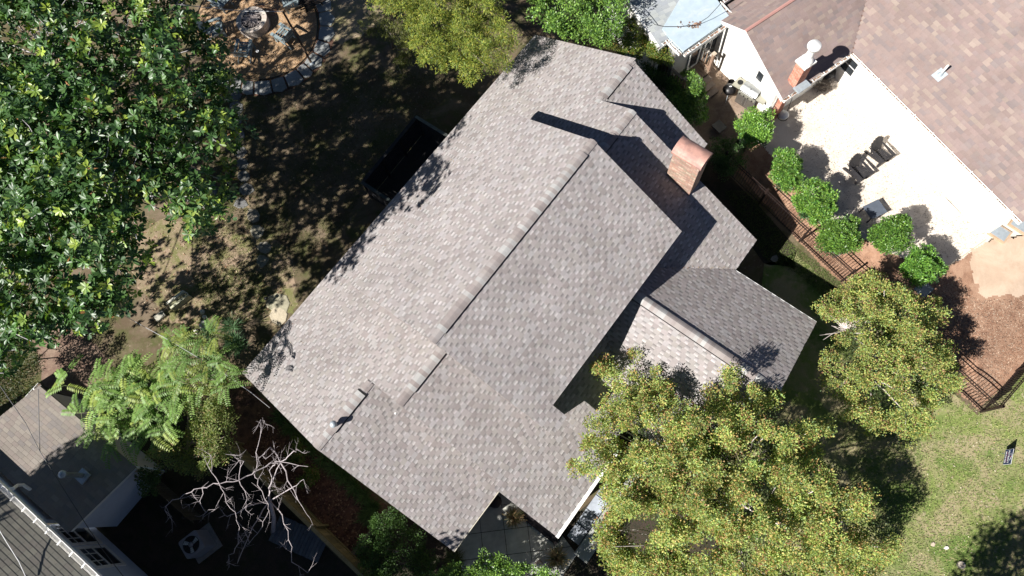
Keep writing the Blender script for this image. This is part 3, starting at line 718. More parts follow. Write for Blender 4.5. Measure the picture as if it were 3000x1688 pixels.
def onwall(u, v, a, n_):                  # sight line meets a vertical wall plane
    z = 1.0
    r = R@np.array([(u-1500)/F, -(v-844)/F, -1.0]); r = Vector(r); t = (Vector((a.x, a.y, 0))-Vector((0, 0, H))).dot(n_)/r.dot(n_)
    return Vector((0, 0, H))+r*t
q = onwall(2560, 345, wc0, up1); mb = MB(); mb.box(q-up1*.06+Vector((0, 0, -.2)), (.18, .10, .30), ax=(d1, up1, Vector((0, 0, 1)))); mb.tube([q-up1*.03, q-up1*.03+Vector((0, 0, 1.6))], .012); mb.build('meter_box', galv_m, nh)
q = onwall(2640, 365, wc0, up1); mb = MB()
for (dx, dz, ll) in ((0, 0, .55), (.10, .15, .45), (-.3, .5, .25)): mb.tube([q+d1*dx-up1*.05+Vector((0, 0, dz-.4)), q+d1*dx-up1*.05+Vector((0, 0, dz+ll-.4))], .014)
mb.box(q-up1*.06+Vector((0, 0, -.55))+d1*.05, (.14, .09, .14), ax=(d1, up1, Vector((0, 0, 1)))); mb.build('conduit', palewire_m, nh)
hz = MB(); base_ = P(2628, 395, .08); hp = [wc0+d1*k-up1*.10+Vector((0, 0, YZ+.12+.02*math.sin(k*9))) for k in [2.4+.12*i for i in range(26)]]; hz.tube(hp, .012); hz.build('hose', palewire_m, nh)

# ------------------------------------------------------------------ building with the flat metal roof (top)
fz = 3.3
fh = thing('metal_roof_addition', 'low building with pale metal roof panel, grey shingles and leafy white gutters', 'house', P(2000, 60, 0))
a0, a1, a2, a3, a4 = P(1843, 15, fz), P(1928, 141, fz), P(1957, 113, fz), P(2000, 156, fz), P(2148, 54, fz)
a5 = P(2106, 12, fz); a6 = P(2150, -20, fz); ex_ = (a4-a3).normalized(); ey_ = Vector((-ex_.y, ex_.x, 0))
b0, b1 = P(1942, 82, fz+.06), P(2062, -10, fz+.06)
def up(v, dz): return Vector((v.x, v.y, v.z+dz))
roof(fh, [P(1840, 10, fz), a1, a2, P(1942, 82, fz), P(2075, -20, fz), P(1990, -160, fz), P(1790, -70, fz)], dict(GREY, ex=.19, up=(a2-a1).normalized().cross(ZV) if False else (P(1838, 8)-P(1928, 143)).normalized()), name='shingle_roof')
mb = MB(); mb.slab([P(1940, 84, fz+.05), P(1958, 108, fz+.05), P(2003, 150, fz+.05), P(2140, 52, fz+.05), P(2098, -5, fz+.05), P(2140, -60, fz+.05), P(2050, -100, fz+.05)], .12)
metal_m = plain('sky_blue_metal', (.50, .60, .66), .38, .10, 2.2, metal=.25, dirt=(.60, .66, .70), dscale=1.6)
mp = mb.build('metal_panel', metal_m, fh)
gutter(fh, P(1957, 113, fz+.02), P(1998, 154, fz+.02), (a3-a2).cross(Vector((0, 0, 1))), straps=2)
gutter(fh, P(1922, 140, fz+.02), P(1955, 114, fz+.02), (a2-a1).cross(Vector((0, 0, 1))), straps=1)
gutter(fh, P(2002, 156, fz+.02), P(2149, 54, fz+.02), -ey_, straps=5)
gutter(fh, P(2149, 54, fz+.02), P(2104, 8, fz+.02), ex_, straps=1)
gutter(fh, P(2104, 10, fz+.02), P(2160, -28, fz+.02), -ey_, straps=2)
# big white gable wall seen beside the shingles
A1_, B1_ = P(1928, 143, fz-.12), P(1838, 8, fz-.12)
dn = (A1_-B1_).normalized(); inn = Vector((-dn.y, dn.x, 0))
if inn.dot(P(2000, 60)-P(1880, 80)) < 0: inn = -inn
mb = MB(); mb.obox(Vector((B1_.x, B1_.y, 0))-dn*2+inn*.05, dn*((A1_-B1_).length+2), inn*.12, Vector((0, 0, fz-.14))); mb.build('wall', cream_wall, fh)
mb = MB(); mb.obox(B1_-dn*2-inn*.05, dn*((A1_-B1_).length+2), inn*.10, Vector((0, 0, .13))); mb.build('fascia', white_paint, fh)
def flat(v): return Vector((v.x, v.y, 0))
wpts = [flat(A1_)+inn*.1, flat(a2)+ey_*.15, flat(a3)+ey_*.25+ex_*-.1, flat(a4)+ey_*.25-ex_*.25, flat(a4)+ey_*2.2-ex_*.25]
for k in range(4): vwall(fh, wpts[k], wpts[k+1], 0, fz-.15, mat=soffit_m)
window(fh, wpts[2]+ex_*1.7-ey_*.02, ex_, -ey_, .85, 1.1, 2.4, (2, 1)); window(fh, wpts[2]+ex_*.9-ey_*.02, ex_, -ey_, .6, 1.2, 2.4, (1, 1))
# oak leaves lying on the metal
mb = MB()
for k in range(46):
    u_, v_ = random.gauss(2040, 9), random.gauss(72, 5)
    if k > 30: u_, v_ = random.uniform(1985, 2045), 75+random.gauss(0, 5)
    p = P(u_, v_, fz+.07); r_ = random.uniform(.03, .07); an = random.uniform(0, 6.3); ux = Vector((math.cos(an), math.sin(an), .3))*r_; uy = Vector((-math.sin(an), math.cos(an), .2))*r_*.6
    mb.add([p-ux, p-uy, p+ux, p+uy], [(0, 1, 2, 3)], random.choice([(.25, .13, .09), (.12, .08, .06), (.33, .2, .13)]))
tag(mb.build('fallen_leaves', chip_m, loc=P(2040, 72, fz)), 'small heap of brown oak leaves lying on the pale metal roof', 'leaves', kind='stuff')
mb = MB(); pts = []
for u_, v_, z_ in ((1852, 14, 3.9), (1895, 48, 3.6), (1918, 72, 3.5), (1945, 78, 3.42), (1990, 78, 3.42), (2040, 73, 3.45), (2075, 50, 3.7), (2105, 18, 4.1), (2125, -10, 4.4)): pts.append(P(u_, v_, z_))
mb.tube(pts, .012, k=4); tag(mb.build('cable', wire_m, loc=P(1990, 78)), 'thin dark cable sagging across the grey shingles and pale metal roof', 'cable')

# ------------------------------------------------------------------ pale blue house (bottom left)
bh = thing('blue_siding_house', 'tall pale blue house with grey brown shingles and white eave gutter at bottom left corner', 'house', P(100, 1600, 0))
gz = 6.4
g0, g1 = P(0, 1418, gz), P(290, 1690, gz); gd = (g1-g0).normalized(); gn = Vector((-gd.y, gd.x, 0))   # gn points up-right, out of the roof
if gn.dot(P(300, 1400)-P(100, 1600)) < 0: gn = -gn
G0 = g0-gd*.15; G1 = g1+gd*4
rin = -gn*4.5+Vector((0, 0, 4.5*.55))
roof(bh, [G0-gn*.14, G1-gn*.14, G1+rin, G0+rin], OLIVE, 210, focus=P(100, 1600, 6))
gutter(bh, G0-gn*.14+Vector((0, 0, .02)), G1-gn*.14+Vector((0, 0, .02)), gn, straps=16, litter=False, w_=.17)
mb = MB(); mb.obox(G0-gn*1.76+Vector((0, 0, -.16)), G1-G0, gn*1.72, Vector((0, 0, .03))); mb.build('soffit', blue_wall, bh)
W0, W1 = G0-gn*1.75, G1-gn*1.75
vwall(bh, W0, W1, 0, gz-.17, mat=blue_wall, inw=-gn)
vwall(bh, W0, W0-gn*7, 0, gz+.2, gz+3.0, mat=blue_wall, inw=gd)
vwall(bh, W0-gd*7+gn*.3, W0+gn*.3, 0, 3.4, mat=blue_wall, inw=-gn)
def bwin(k, z0, z1, wd):
    a_ = Vector((W0.x, W0.y, 0))+gd*k
    f = window(bh, a_, gd, gn, wd, z0, z1, (1, 1), white_paint, .11)
    mid = (z0+z1)/2; m_ = MB(); m_.obox(a_+gd*.09+Vector((0, 0, mid-.03))+gn*.02, gd*(wd-.18), gn*.03, Vector((0, 0, .06))); m_.build('meeting_rail', white_paint, f)
    b_ = MB()
    for i in (1, 2): b_.obox(a_+gd*(wd*i/3-.012)+Vector((0, 0, mid+.02))+gn*.02, gd*.024, gn*.015, Vector((0, 0, (z1-z0)/2-.12)))
    b_.obox(a_+gd*.1+Vector((0, 0, mid+(z1-z0)*.25-.02))+gn*.021, gd*(wd-.2), gn*.015, Vector((0, 0, .024))); b_.build('muntins', white_paint, f)
kA = (onwall(168, 1585, W0, gn)-Vector((W0.x, W0.y, 0))).dot(gd); kB = (onwall(235, 1650, W0, gn)-Vector((W0.x, W0.y, 0))).dot(gd)
zt_, zb_ = min(5.6, onwall(185, 1578, W0, gn).z), max(.6, onwall(325, 1592, W0, gn).z)
kA = (onwall(215, 1568, W0, gn)-W0).dot(gd); kB = (onwall(275, 1634, W0, gn)-W0).dot(gd)
for k_ in (kA, kB): bwin(k_-.6, zb_, zt_, 1.2)
# single-storey wing
wz = 2.3
q0, q1, q2, q3 = P(115, 1130, wz), P(396, 1372, wz), P(236, 1556, wz), P(-40, 1290, wz)
ud = (q1-q0).normalized(); un = Vector((ud.y, -ud.x, 0))
roof(bh, [q0, q1, up(q2, .55), up(P(-60, 1300, wz), .55)], BEIGE, 90, focus=P(100, 1250, 3), name='wing_roof')
vwall(bh, q1-ud*.15+un*.1, q0+ud*.15+un*.1, 0, wz-.15, mat=tan_wall, inw=un)
ws_ = (q2-q1).normalized()
vwall(bh, q1-ud*.18+ws_*.1, up(q2, 0)-ud*.18, 0, wz-.1, wz+.4, mat=blue_wall, inw=-ud)
mb = MB(); mb.obox(q1+Vector((0, 0, -.13)), up(q2, .55)-q1, ud*.02, Vector((0, 0, .11))); mb.build('rake_board', white_paint, bh)
gutter(bh, P(-40, 1290, wz+.05) if False else P(2, 1252, wz), q0, (P(60, 1150)-P(110, 1250)), name='end_gutter', straps=4)
# roof vent with cap on the wing
vq = P(243, 1394, 2.65); mb = MB(); mb.lathe(vq, [(.09, -.1), (.08, 1.0), (.13, 1.0), (.14, 1.10), (.05, 1.16), (0, 1.16)], 16); rv = mb.build('roof_vent', galv_m, bh, True)
mb = MB(); mb.obox(vq-ud*.2-un*.2+Vector((0, 0, -.02)), ud*.42, un*.42, Vector((0, 0, .07))); mb.build('flashing', galv_m, rv)
mb = MB(); pts = [P(18, 1435, gz-.1), P(38, 1432, gz-.25), P(52, 1422, 4.0), P(68, 1421, 3.6), P(88, 1434, 3.2)]
mb.tube(pts, .055, k=8); mb.build('downspout', white_paint, bh, False)
# air conditioner
ac = thing('air_conditioner', 'grey square outdoor air conditioner with round fan beside the pale blue house', 'air conditioner', P(598, 1592, 0), rad(38))
mb = MB(); hw = .38
prof = []
for (cx_, cy_) in ((1, 1), (-1, 1), (-1, -1), (1, -1)):
    for k in range(4):
        an = math.atan2(cy_, cx_)-PI/4+PI/2*k/3; prof.append((cx_*(hw-.09)+.09*math.cos(an), cy_*(hw-.09)+.09*math.sin(an)))
ORG[ac.name] = Vector((0, 0, 0))
mb.prism(prof, .08, .95, (.3, .3, .3)); body = mb.build('housing', plain('dim_grey_metal', (.20, .21, .24), .6, .08, 4), ac)
mb = MB(); mb.lathe((0, 0, 0), [(.31, .951), (.31, .956), (0, .956)], 32); mb.build('fan_opening', dark_m, ac)
mb = MB(); mb.lathe((0, 0, 0), [(.09, .957), (.10, .975), (0, .98)], 20); mb.build('motor_cap', plain('mid_grey', (.3, .3, .32), .5), ac, True)
for k in range(3):
    an = k*2*PI/3; mb = MB(); A = Vector((math.cos(an), math.sin(an), 0)); B = Vector((-A.y, A.x, 0))
    mb.add([A*.07+B*.05+Vector((0, 0, .958)), A*.28+B*.13+Vector((0, 0, .972)), A*.30-B*.02+Vector((0, 0, .960)), A*.08-B*.04+Vector((0, 0, .958))], [(0, 3, 2, 1)]); mb.build('fan_blade', galv_m, ac)
mb = MB()
for r_ in (.10, .17, .24, .305):
    mb.tube([(r_*math.cos(2*PI*i/28), r_*math.sin(2*PI*i/28), .985) for i in range(29)], .004, k=4, caps=False)
for k in range(12): an = k*PI/6; mb.tube([(.06*math.cos(an), .06*math.sin(an), .985), (.32*math.cos(an), .32*math.sin(an), .98)], .004, k=4, caps=False)
mb.build('fan_guard', black_m, ac)
mb = MB(); mb.box((.02, 0, .04), (1.05, 1.05, .08)); mb.build('pad', plain('pad_grey', (.2, .2, .2), .9), ac)

# ------------------------------------------------------------------ helpers for boards and rails
def boards(parent, org, U, V, N, n, wd, gap, ln, th, cols, name='board', mat=wood_m):
    ms = {}
    for i in range(n):
        ci = random.randrange(len(cols))
        if ci not in ms:
            q = MB().obox((0, 0, 0), (wd, 0, 0), (0, ln, 0), (0, 0, th), cols[ci]); me = mesh_arrays(name, q.v, q.f, np.array(q.c)); me.materials.append(mat); ms[ci] = me
        place(ms[ci], name, parent, org+U*(i*(wd+gap))+V*random.uniform(-.01, .01)+N*random.uniform(-.002, .002), (U, V, N))
ZV = Vector((0, 0, 1))
# black slatted pen under the north-west eave
pn = thing('slatted_porch', 'dark slatted porch enclosure tucked under the left eave of the main roof', 'porch', P(1150, 450))
ph = 1.5
k0, k1, k2, k3 = P(1217, 343, ph), P(1060, 533, ph), P(1130, 585, ph), P(1300, 405, ph)
pd = (k1-k0).normalized(); pr = Vector((-pd.y, pd.x, 0)); pr = pr if pr.dot(P(1300, 500)-P(1150, 440)) > 0 else -pr
L_ = (k1-k0).length; K0 = flat(k0)
for (a_, b_) in ((K0, K0+pd*L_),):
    for i in range(9):
        mb = MB(); mb.obox(a_+ZV*(.12+i*.155), b_-a_, pr*.03, ZV*.10, (.022, .022, .024)); mb.build('slat', wood_m, pn)
for i in range(4):
    mb = MB(); mb.obox(K0+pd*(L_*i/3-.04)+pr*.03, pd*.09, pr*.09, ZV*ph, (.02, .02, .022)); mb.build('post', wood_m, pn)
for (o_, dr) in ((K0, pr), (K0+pd*L_, pr)):
    for i in range(9):
        mb = MB(); mb.obox(o_+ZV*(.12+i*.155)+pd*.001*i, dr*1.7, pd*.03, ZV*.10, (.022, .022, .024)); mb.build('slat', wood_m, pn)
mb = MB(); mb.obox(K0-pr*.03+ZV*ph, pd*L_, pr*.15, ZV*.035, (.03, .03, .032)); mb.build('cap_rail', wood_m, pn)
mb = MB(); mb.obox(K0-pd*.08+ZV*(ph+.001), pr*1.8, pd*.13, ZV*.035, (.13, .14, .13)); mb.build('cap_rail', wood_m, pn)
mb = MB(); mb.obox(K0+pd*(L_-.05)+ZV*(ph+.001), pr*1.6, pd*.14, ZV*.035, (.06, .07, .065)); mb.build('cap_rail', wood_m, pn)
mb = MB(); mb.obox(K0+pr*.05+ZV*.03, pd*L_, pr*1.8, ZV*.05, (.03, .028, .027)); mb.build('floor_deck', wood_m, pn)
# wooden deck by the metal roofed building
dk = thing('wooden_deck', 'weathered wooden deck with picket railings and steps beside the metal roofed building', 'deck', G(2040, 200))
dz = YZ+.55
dA, dB, dC = P(1955, 170, dz), P(2085, 225, dz), P(2030, 250, dz)
ddU = (P(2092, 222, dz)-P(2010, 145, dz)).normalized(); ddV = Vector((-ddU.y, ddU.x, 0)); 
if ddV.dot(P(1960, 200)-P(2050, 180)) < 0: ddV = -ddV
dorg = P(2005, 138, dz)
boards(dk, dorg-ddU*.5-ZV*.03, ddV, ddU, ZV, 12, .135, .012, 2.15, .03, [(.20, .15, .11), (.17, .13, .10), (.23, .18, .13)], 'deck_board')
mb = MB(); mb.obox(dorg-ddU*.45+ddV*.03-ZV*.55, ddU*2.05, ddV*1.65, ZV*.5, (.06, .05, .04)); mb.build('deck_frame', wood_m, dk)
def railing(parent, a, b, h=.92, n=9, cap=(.30, .26, .22), name_='baluster', col=(.20, .13, .09)):
    d = b-a; u = d.normalized(); s_ = Vector((-u.y, u.x, 0))
    for i in range(n):
        mb = MB(); p = a+d*((i+.5)/n); mb.box(p+ZV*(h*.5), (.04, .04, h-.1), ax=(u, s_, ZV), col=jit(col, .2)); mb.build(name_, wood_m, parent)
    mb = MB(); mb.box(a+d*.5+ZV*h, (d.length, .12, .04), ax=(u, s_, ZV), col=cap); mb.build('handrail', wood_m, parent)
    mb = MB(); mb.box(a+d*.5+ZV*.1, (d.length, .05, .08), ax=(u, s_, ZV), col=col); mb.build('bottom_rail', wood_m, parent)
rA = dorg-ddU*.3; rB = dorg+ddU*1.5
railing(dk, rA, rB, n=11, cap=(.50, .46, .41), col=(.30, .20, .14))
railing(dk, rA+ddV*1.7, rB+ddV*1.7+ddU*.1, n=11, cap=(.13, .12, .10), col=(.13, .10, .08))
for q in (rB+ddU*.06, rB+ddV*1.7+ddU*.2):
    mb = MB(); mb.box(q+ZV*.35, (.12, .12, 1.5), ax=(ddU, ddV, ZV), col=(.26, .17, .12)); pp = mb.build('post', wood_m, dk)
    mb = MB(); mb.box(q+ZV*1.12, (.17, .17, .04), ax=(ddU, ddV, ZV), col=(.40, .33, .26)); mb.build('post_cap', wood_m, dk)
for i in range(3):
    mb = MB(); mb.obox(dorg+ddU*(1.68+i*.26)+ddV*.1-ZV*(.16*(i+1)), ddU*.25, ddV*1.4, ZV*.04, jit((.19, .15, .12), .1)); mb.build('step', wood_m, dk)

# ------------------------------------------------------------------ black metal fence round the terrace
mf = thing('metal_fence', 'long black metal picket fence turning a corner at the green lawn', 'fence', P(2872, 1207))
FH = 1.30
def ironrun(a, b, gate=False):
    d = b-a; L = d.length; u = d.normalized(); s_ = Vector((-u.y, u.x, 0))
    for z in (.16, FH-.20, FH-.03):
        mb = MB(); mb.box(a+d*.5+ZV*z, (L, .030, .032), ax=(u, s_, ZV)); mb.build('rail', rail_m, mf)
    n = int(L/.115); q = MB().box((0, 0, FH/2), (.018, .018, FH-.04)); me = mesh_arrays('picket', q.v, q.f, np.array(q.c)); me.materials.append(rail_m)
    for i in range(n+1): place(me, 'picket', mf, a+u*(i*L/n)+ZV*.02, (u, s_, ZV))
    m_ = max(1, round(L/2.35))
    for i in range(m_+1):
        mb = MB(); p = a+d*(i/m_); mb.box(p+ZV*(FH/2+.03), (.065, .065, FH+.10), ax=(u, s_, ZV)); mb.box(p+ZV*(FH+.09), (.085, .085, .03), ax=(u, s_, ZV)); mb.build('post', rail_m, mf)
ironrun(P(2110, 492), P(2872, 1207)); ironrun(P(2872, 1207)+Vector((.03, .02, 0)), P(3075, 972))

# ------------------------------------------------------------------ wooden fences at the bottom left
def picketfence(nm, a, b, h, wd, cap, label, cols, side=1, low=False):
    t = thing(nm, label, 'fence', (a+b)/2); t.location.z = 0; ORG[t.name] = Vector(t.location)
    d = b-a; L = d.length; u = d.normalized(); s_ = Vector((-u.y, u.x, 0))*side; n = int(L/(wd+.012)); ms = {}
    for i in range(n):
        c = random.randrange(len(cols))
        if c not in ms:
            q = MB().obox((0, 0, 0), (wd, 0, 0), (0, .022, 0), (0, 0, h), cols[c]); me = mesh_arrays('picket', q.v, q.f, np.array(q.c)); me.materials.append(wood_m); ms[c] = me
        place(ms[c], 'picket', t, a+u*(i*(wd+.012))+ZV*random.uniform(0, .03), (u, s_, ZV))
    for z in (.3, h-.25):
        mb = MB(); mb.obox(a+ZV*z-s_*.045, d, s_*.04, ZV*.09, cols[0]); mb.build('rail', wood_m, t)
    for i in range(int(L/2.4)+1):
        mb = MB(); mb.obox(a+u*min(i*2.4, L-.1)-s_*.14, u*.09, s_*.09, ZV*(h-.05), cols[1]); mb.build('post', wood_m, t)
    if cap:
        mb = MB(); mb.obox(a+ZV*(h+.035)-s_*.07, d, s_*.13, ZV*.03, cap); mb.build('cap_rail', wood_m, t)
    return t
MOSS = [(.19, .165, .075), (.16, .14, .065), (.22, .19, .095), (.13, .12, .06)]
fa, fb = P(655, 1295, 1.5), P(1085, 1712, 1.5)
picketfence('picket_fence', flat(fa), flat(fb), 1.5, .13, (.24, .21, .105), 'mossy wooden picket fence between the leaf littered bed and the dark side path', MOSS, -1)
fa, fb = P(405, 1395, 1.2), P(560, 1530, 1.2)
picketfence('board_fence', flat(fa), flat(fb), 1.2, .12, None, 'short dark board fence beside the pale blue wing and the air conditioner', [(.06, .05, .035), (.05, .042, .03), (.07, .06, .04)], 1)
# boardwalk-like ramp in the shade
rp = thing('wooden_ramp', 'grey wooden platform of planks in the shade below the bare tree', 'platform', P(860, 1560))
ra, rb = P(810, 1545), P(950, 1610); ru = (rb-ra).normalized(); rv_ = Vector((-ru.y, ru.x, 0))
boards(rp, ra-rv_*.5+ZV*.15, ru, rv_, ZV, 15, .13, .012, 1.0, .03, [(.13, .14, .15), (.11, .12, .13), (.15, .155, .16)], 'plank')
mb = MB(); mb.obox(ra-rv_*.45+ZV*.02, ru*2.05, rv_*.9, ZV*.12, (.05, .05, .05)); mb.build('frame', wood_m, rp)
tb = MB(); a_, b_ = P(1142, 1486, .35), P(1023, 1624, .35); d_ = b_-a_; s_ = Vector((-d_.y, d_.x, 0)).normalized(); tb.obox(flat(a_), flat(b_)-flat(a_), s_*.14, ZV*.35, (.14, .12, .10)); tag(tb.build('retaining_timber', wood_m, loc=flat(a_)), 'low grey timber beam closing the leaf littered bed', 'beam')
eg = MB(); a_, b_ = P(880, 1480), P(1035, 1640); eg.obox(a_, b_-a_, Vector((.08, .08, 0)), ZV*.15, (.10, .11, .05)); tag(eg.build('bed_edging', wood_m, loc=a_), 'mossy timber edging along the inner side of the picket fence', 'edging')

# ------------------------------------------------------------------ concrete front patio and steps
cpz = .08
pt = tag(MB().add([tuple(P(u, v, .055)) for u, v in ((1395, 1385), (1640, 1570), (1680, 1620), (1600, 1740), (1360, 1760), (1345, 1560))][::-1], [(0, 1, 2, 3, 4, 5)]).build('front_patio', soil_m), kind='structure')
o0 = P(1470, 1480, 0); pu = Vector((math.cos(rad(7)), math.sin(rad(7)), 0)); pv_ = Vector((-pu.y, pu.x, 0))
bound = [P(u, v, .06) for u, v in ((1380, 1380), (1500, 1400), (1620, 1560), (1688, 1625), (1610, 1745), (1370, 1765), (1340, 1580), (1400, 1500))]
def clip(poly, bd):
    out = poly; n = len(bd); ar = sum(bd[i].x*bd[(i+1) % n].y-bd[(i+1) % n].x*bd[i].y for i in range(n)); bd = bd if ar > 0 else bd[::-1]
    for i in range(n):
        a, b = bd[i], bd[(i+1) % n]; f = lambda p: (b.x-a.x)*(p[1]-a.y)-(b.y-a.y)*(p[0]-a.x); nw = []
        for k in range(len(out)):
            p, q = out[k], out[(k+1) % len(out)]; fp, fq = f(p), f(q)
            if fp >= 0: nw.append(p)
            if (fp >= 0) != (fq >= 0): t_ = fp/(fp-fq); nw.append((p[0]+(q[0]-p[0])*t_, p[1]+(q[1]-p[1])*t_))
        out = nw
        if len(out) < 3: return []
    return out
bh_ = [P(u, v, .06) for u, v in ((1385, 1370), (1520, 1400), (1690, 1625), (1610, 1745), (1370, 1765), (1330, 1560))]
for i in range(-4, 6):
    for j in range(-5, 5):
        a = o0+pu*(i*.88+.01)+pv_*(j*.88+.01); sq = [a, a+pu*.86, a+pu*.86+pv_*.86, a+pv_*.86]
        pl = clip([(p.x, p.y) for p in sq], bh_)
        if len(pl) >= 3: MB().prism(pl, .02, .075+random.uniform(-.004, .004), jit((.40, .40, .36), .10)).build('slab', conc_m, pt)
st_ = thing('front_step', 'dark mat covered step wrapping the near corner of the roof', 'step', P(1640, 1600))
eu = E1; ev = E2
cS = Vector((P(1628, 1598, .2).x, P(1628, 1598, .2).y, 0))
mb = MB(); mb.obox(cS-ev*1.7, ev*1.7, eu*.5, ZV*.22, (.035, .03, .032)); mb.build('tread', wood_m, st_)
mb = MB(); mb.obox(cS-ev*1.6+eu*.15+ZV*.22, ev*1.45, eu*.35, ZV*.12, (.045, .038, .04)); mb.build('riser', wood_m, st_)
pw = thing('slate_walk', 'bluish stone porch slabs in dappled shade beside the white front gutter', 'porch', P(1720, 1500))
o1 = P(1660, 1570, 0)
for i in range(7):
    for j in range(2):
        MB().prism([tuple((o1+E1*(i*.62+a)+E2*(j*.55+b)).xy) for a, b in ((0.01, 0.01), (.60, .01), (.60, .53), (.01, .53))], .012, .16, jit((.30, .33, .37), .14)).build('slab', conc_m, pw)
bn = thing('stone_bench_wall', 'long low concrete wall cap running beside the stone porch', 'low wall', P(1760, 1560))
for k in range(3):
    MB().prism([tuple((P(1682, 1622, .3)+E1*(k*1.25+a)+E2*b).xy) for a, b in ((.0, .0), (1.24, .0), (1.24, .55), (.0, .55))], 0.0, .42, jit((.30, .30, .28), .08)).build('cap_stone', conc_m, bn)

def pot(u, v, r, h, mat, label, plant=None, z0=0.0, name='flower_pot', grp=None):
    p = G(u, v)+ZV*z0; t = thing(name, label, 'plant pot', p, group=grp)
    mb = MB(); mb.lathe(p, [(r*.72, 0), (r, h), (r*1.08, h), (r*1.08, h+.03), (r*.9, h+.03), (r*.86, h-.06), (0, h-.06)], 22); mb.build('pot', mat, t, True)
    if plant:
        col, n, L, up_ = plant; vs, fs, cs = [], [], []
        for i in range(n):
            an = random.uniform(0, 2*PI); l = L*random.uniform(.5, 1); q = p+ZV*(h-.03); dx = Vector((math.cos(an), math.sin(an), 0)); sd = Vector((-dx.y, dx.x, 0))*.006
            e = random.uniform(.3, 1.2); m1 = q+dx*l*.45*e+ZV*l*.6*up_; m2 = q+dx*l*e+ZV*l*(.55*up_-.1); k = len(vs); c = jit(random.choice(col), .2)
            vs += [q-sd, q+sd, m1-sd*2, m1+sd*2, m2]; cs += [c]*5; fs += [(k, k+1, k+3, k+2), (k+2, k+3, k+4)]
        mb = MB(); mb.add(vs, fs, cs); mb.build('foliage', leaf_m, t)
    return t
DRY = [(.30, .20, .10), (.22, .17, .08), (.36, .26, .14), (.12, .13, .05)]
pot(1508, 1518, .21, .34, pot_m, 'pale round pot with dry brown grassy plant on the concrete patio', (DRY, 420, .50, .8), .07)
pot(1632, 1635, .20, .30, plain('dark_pot', (.10, .10, .11), .6), 'dark round pot with dry straggling plant right of the patio figure', (DRY, 380, .55, .7), .05)
pot(1778, 1512, .15, .28, terra_m, 'brown round pot standing on the low concrete wall', (DRY, 50, .2, .8), .42)
pot(2322, 262, .16, .25, pot_m, 'small white pot on the gravel in the shade of the brown roof', None)
pot(2090, 158, .16, .30, plain('pink_pot', (.62, .42, .36), .7), 'pinkish pot by the window of the white walled house', None)
# owl-like garden figure on the patio
fg = thing('garden_figure', 'small brown and white garden figure standing on the concrete patio', 'figurine', P(1580, 1650, .07))
p = P(1580, 1650, .07); mb = MB(); mb.lathe(p, [(.09, 0), (.13, .08), (.14, .22), (.10, .36), (.0, .38)], 16, sx=1.0, sy=.8); mb.build('body', plain('stone_brown', (.30, .22, .17), .8, .4, 20), fg, True)
mb = MB(); mb.lathe(p+ZV*.34, [(.0, -.02), (.08, .02), (.10, .09), (.07, .16), (.0, .18)], 16); mb.build('head', plain('stone_pale', (.48, .42, .36), .8, .35, 22), fg, True)
mb = MB(); mb.lathe(P(1452, 1470, .35), [(.20, 0), (.24, .04), (.24, .3), (.20, .33), (0, .33)], 22); tag(mb.build('basket', rail_m, True and None, True, loc=P(1452, 1470, 0)), 'dark round basket half hidden under the roof corner over the patio', 'basket')

# ------------------------------------------------------------------ armchairs (sloping slatted garden chairs)
def make_adirondack(label, group, mat, s=1.0, top=(5, 5)):
    t = thing('garden_chair', label, 'chair', (0, 0, 0), 0, group); ORG[t.name] = Vector((0, 0, 0))
    # faces +y ; seat slopes down to the back
    for x in (-.27, .27):
        mb = MB(); mb.obox((x-.015, .30, 0), (.03, 0, 0), (0, .10, 0), (0, 0, .54)); mb.build('leg', mat, t)
        mb = MB(); mb.obox((x-.012-.0, .36, .30), (.024, 0, 0), (0, -.85, -.28), (0, 0, .11)); mb.build('leg', mat, t)
        mb = MB(); w_ = .075; sx_ = 1 if x > 0 else -1
        mb.add([(x+sx_*.02-w_, .42, .55), (x+sx_*.02+w_, .42, .55), (x+sx_*.02+w_*.9, .05, .545), (x+sx_*.02+w_*.45, -.38, .535), (x+sx_*.02-w_*.2, -.38, .535), (x+sx_*.02-w_*.7, .05, .545)], [(0, 5, 4, 3, 2, 1)])
        k = len(mb.v); mb.add([(a, b, c-.025) for a, b, c in mb.v[:6]], [(0, 1, 2, 3, 4, 5)]); mb.f += [(i, (i+1) % 6, (i+1) % 6+6, i+6) for i in range(6)]; mb.build('armrest', mat, t)
    for i in range(6):
        y = .34-i*.098; mb = MB(); mb.box((0, y, .385-i*.033), (.54, .085, .022)); mb.build('seat_slat', mat, t)
    A = Vector((0, -.42, .90)).normalized(); Nn = Vector((0, .90, .42)).normalized(); n = 7
    for i in range(n):
        q = i-(n-1)/2; x = q*.078; tp = .74-abs(q)**1.8*.022; mb = MB(); fan = q*.012
        mb.add([(x-.034, -.20, .25), (x+.034, -.20, .25), (x+.036+fan, -.20+A.y*tp, .25+A.z*tp), (x-.036+fan, -.20+A.y*tp, .25+A.z*tp)], [(0, 1, 2, 3)])
        mb.add([(a, b-.02, c) for a, b, c in mb.v[:4]], [(3, 2, 1, 0)]); mb.f += [(0, 4, 5, 1), (1, 5, 6, 2), (2, 6, 7, 3), (3, 7, 4, 0)]; mb.build('back_slat', mat, t)
    mb = MB(); mb.box((0, -.42, .50), (.60, .025, .06)); mb.build('back_rail', mat, t)
    return t
GC = 'grey green garden chairs around the fire pit'
ch0 = make_adirondack('grey green slatted chair right of the fire pit, just left of the leaning post', GC, chair_m)
def face(u, v, tu, tv, z=0):
    a, b = G(u, v), G(tu, tv); return a, math.atan2((b-a).y, (b-a).x)-PI/2
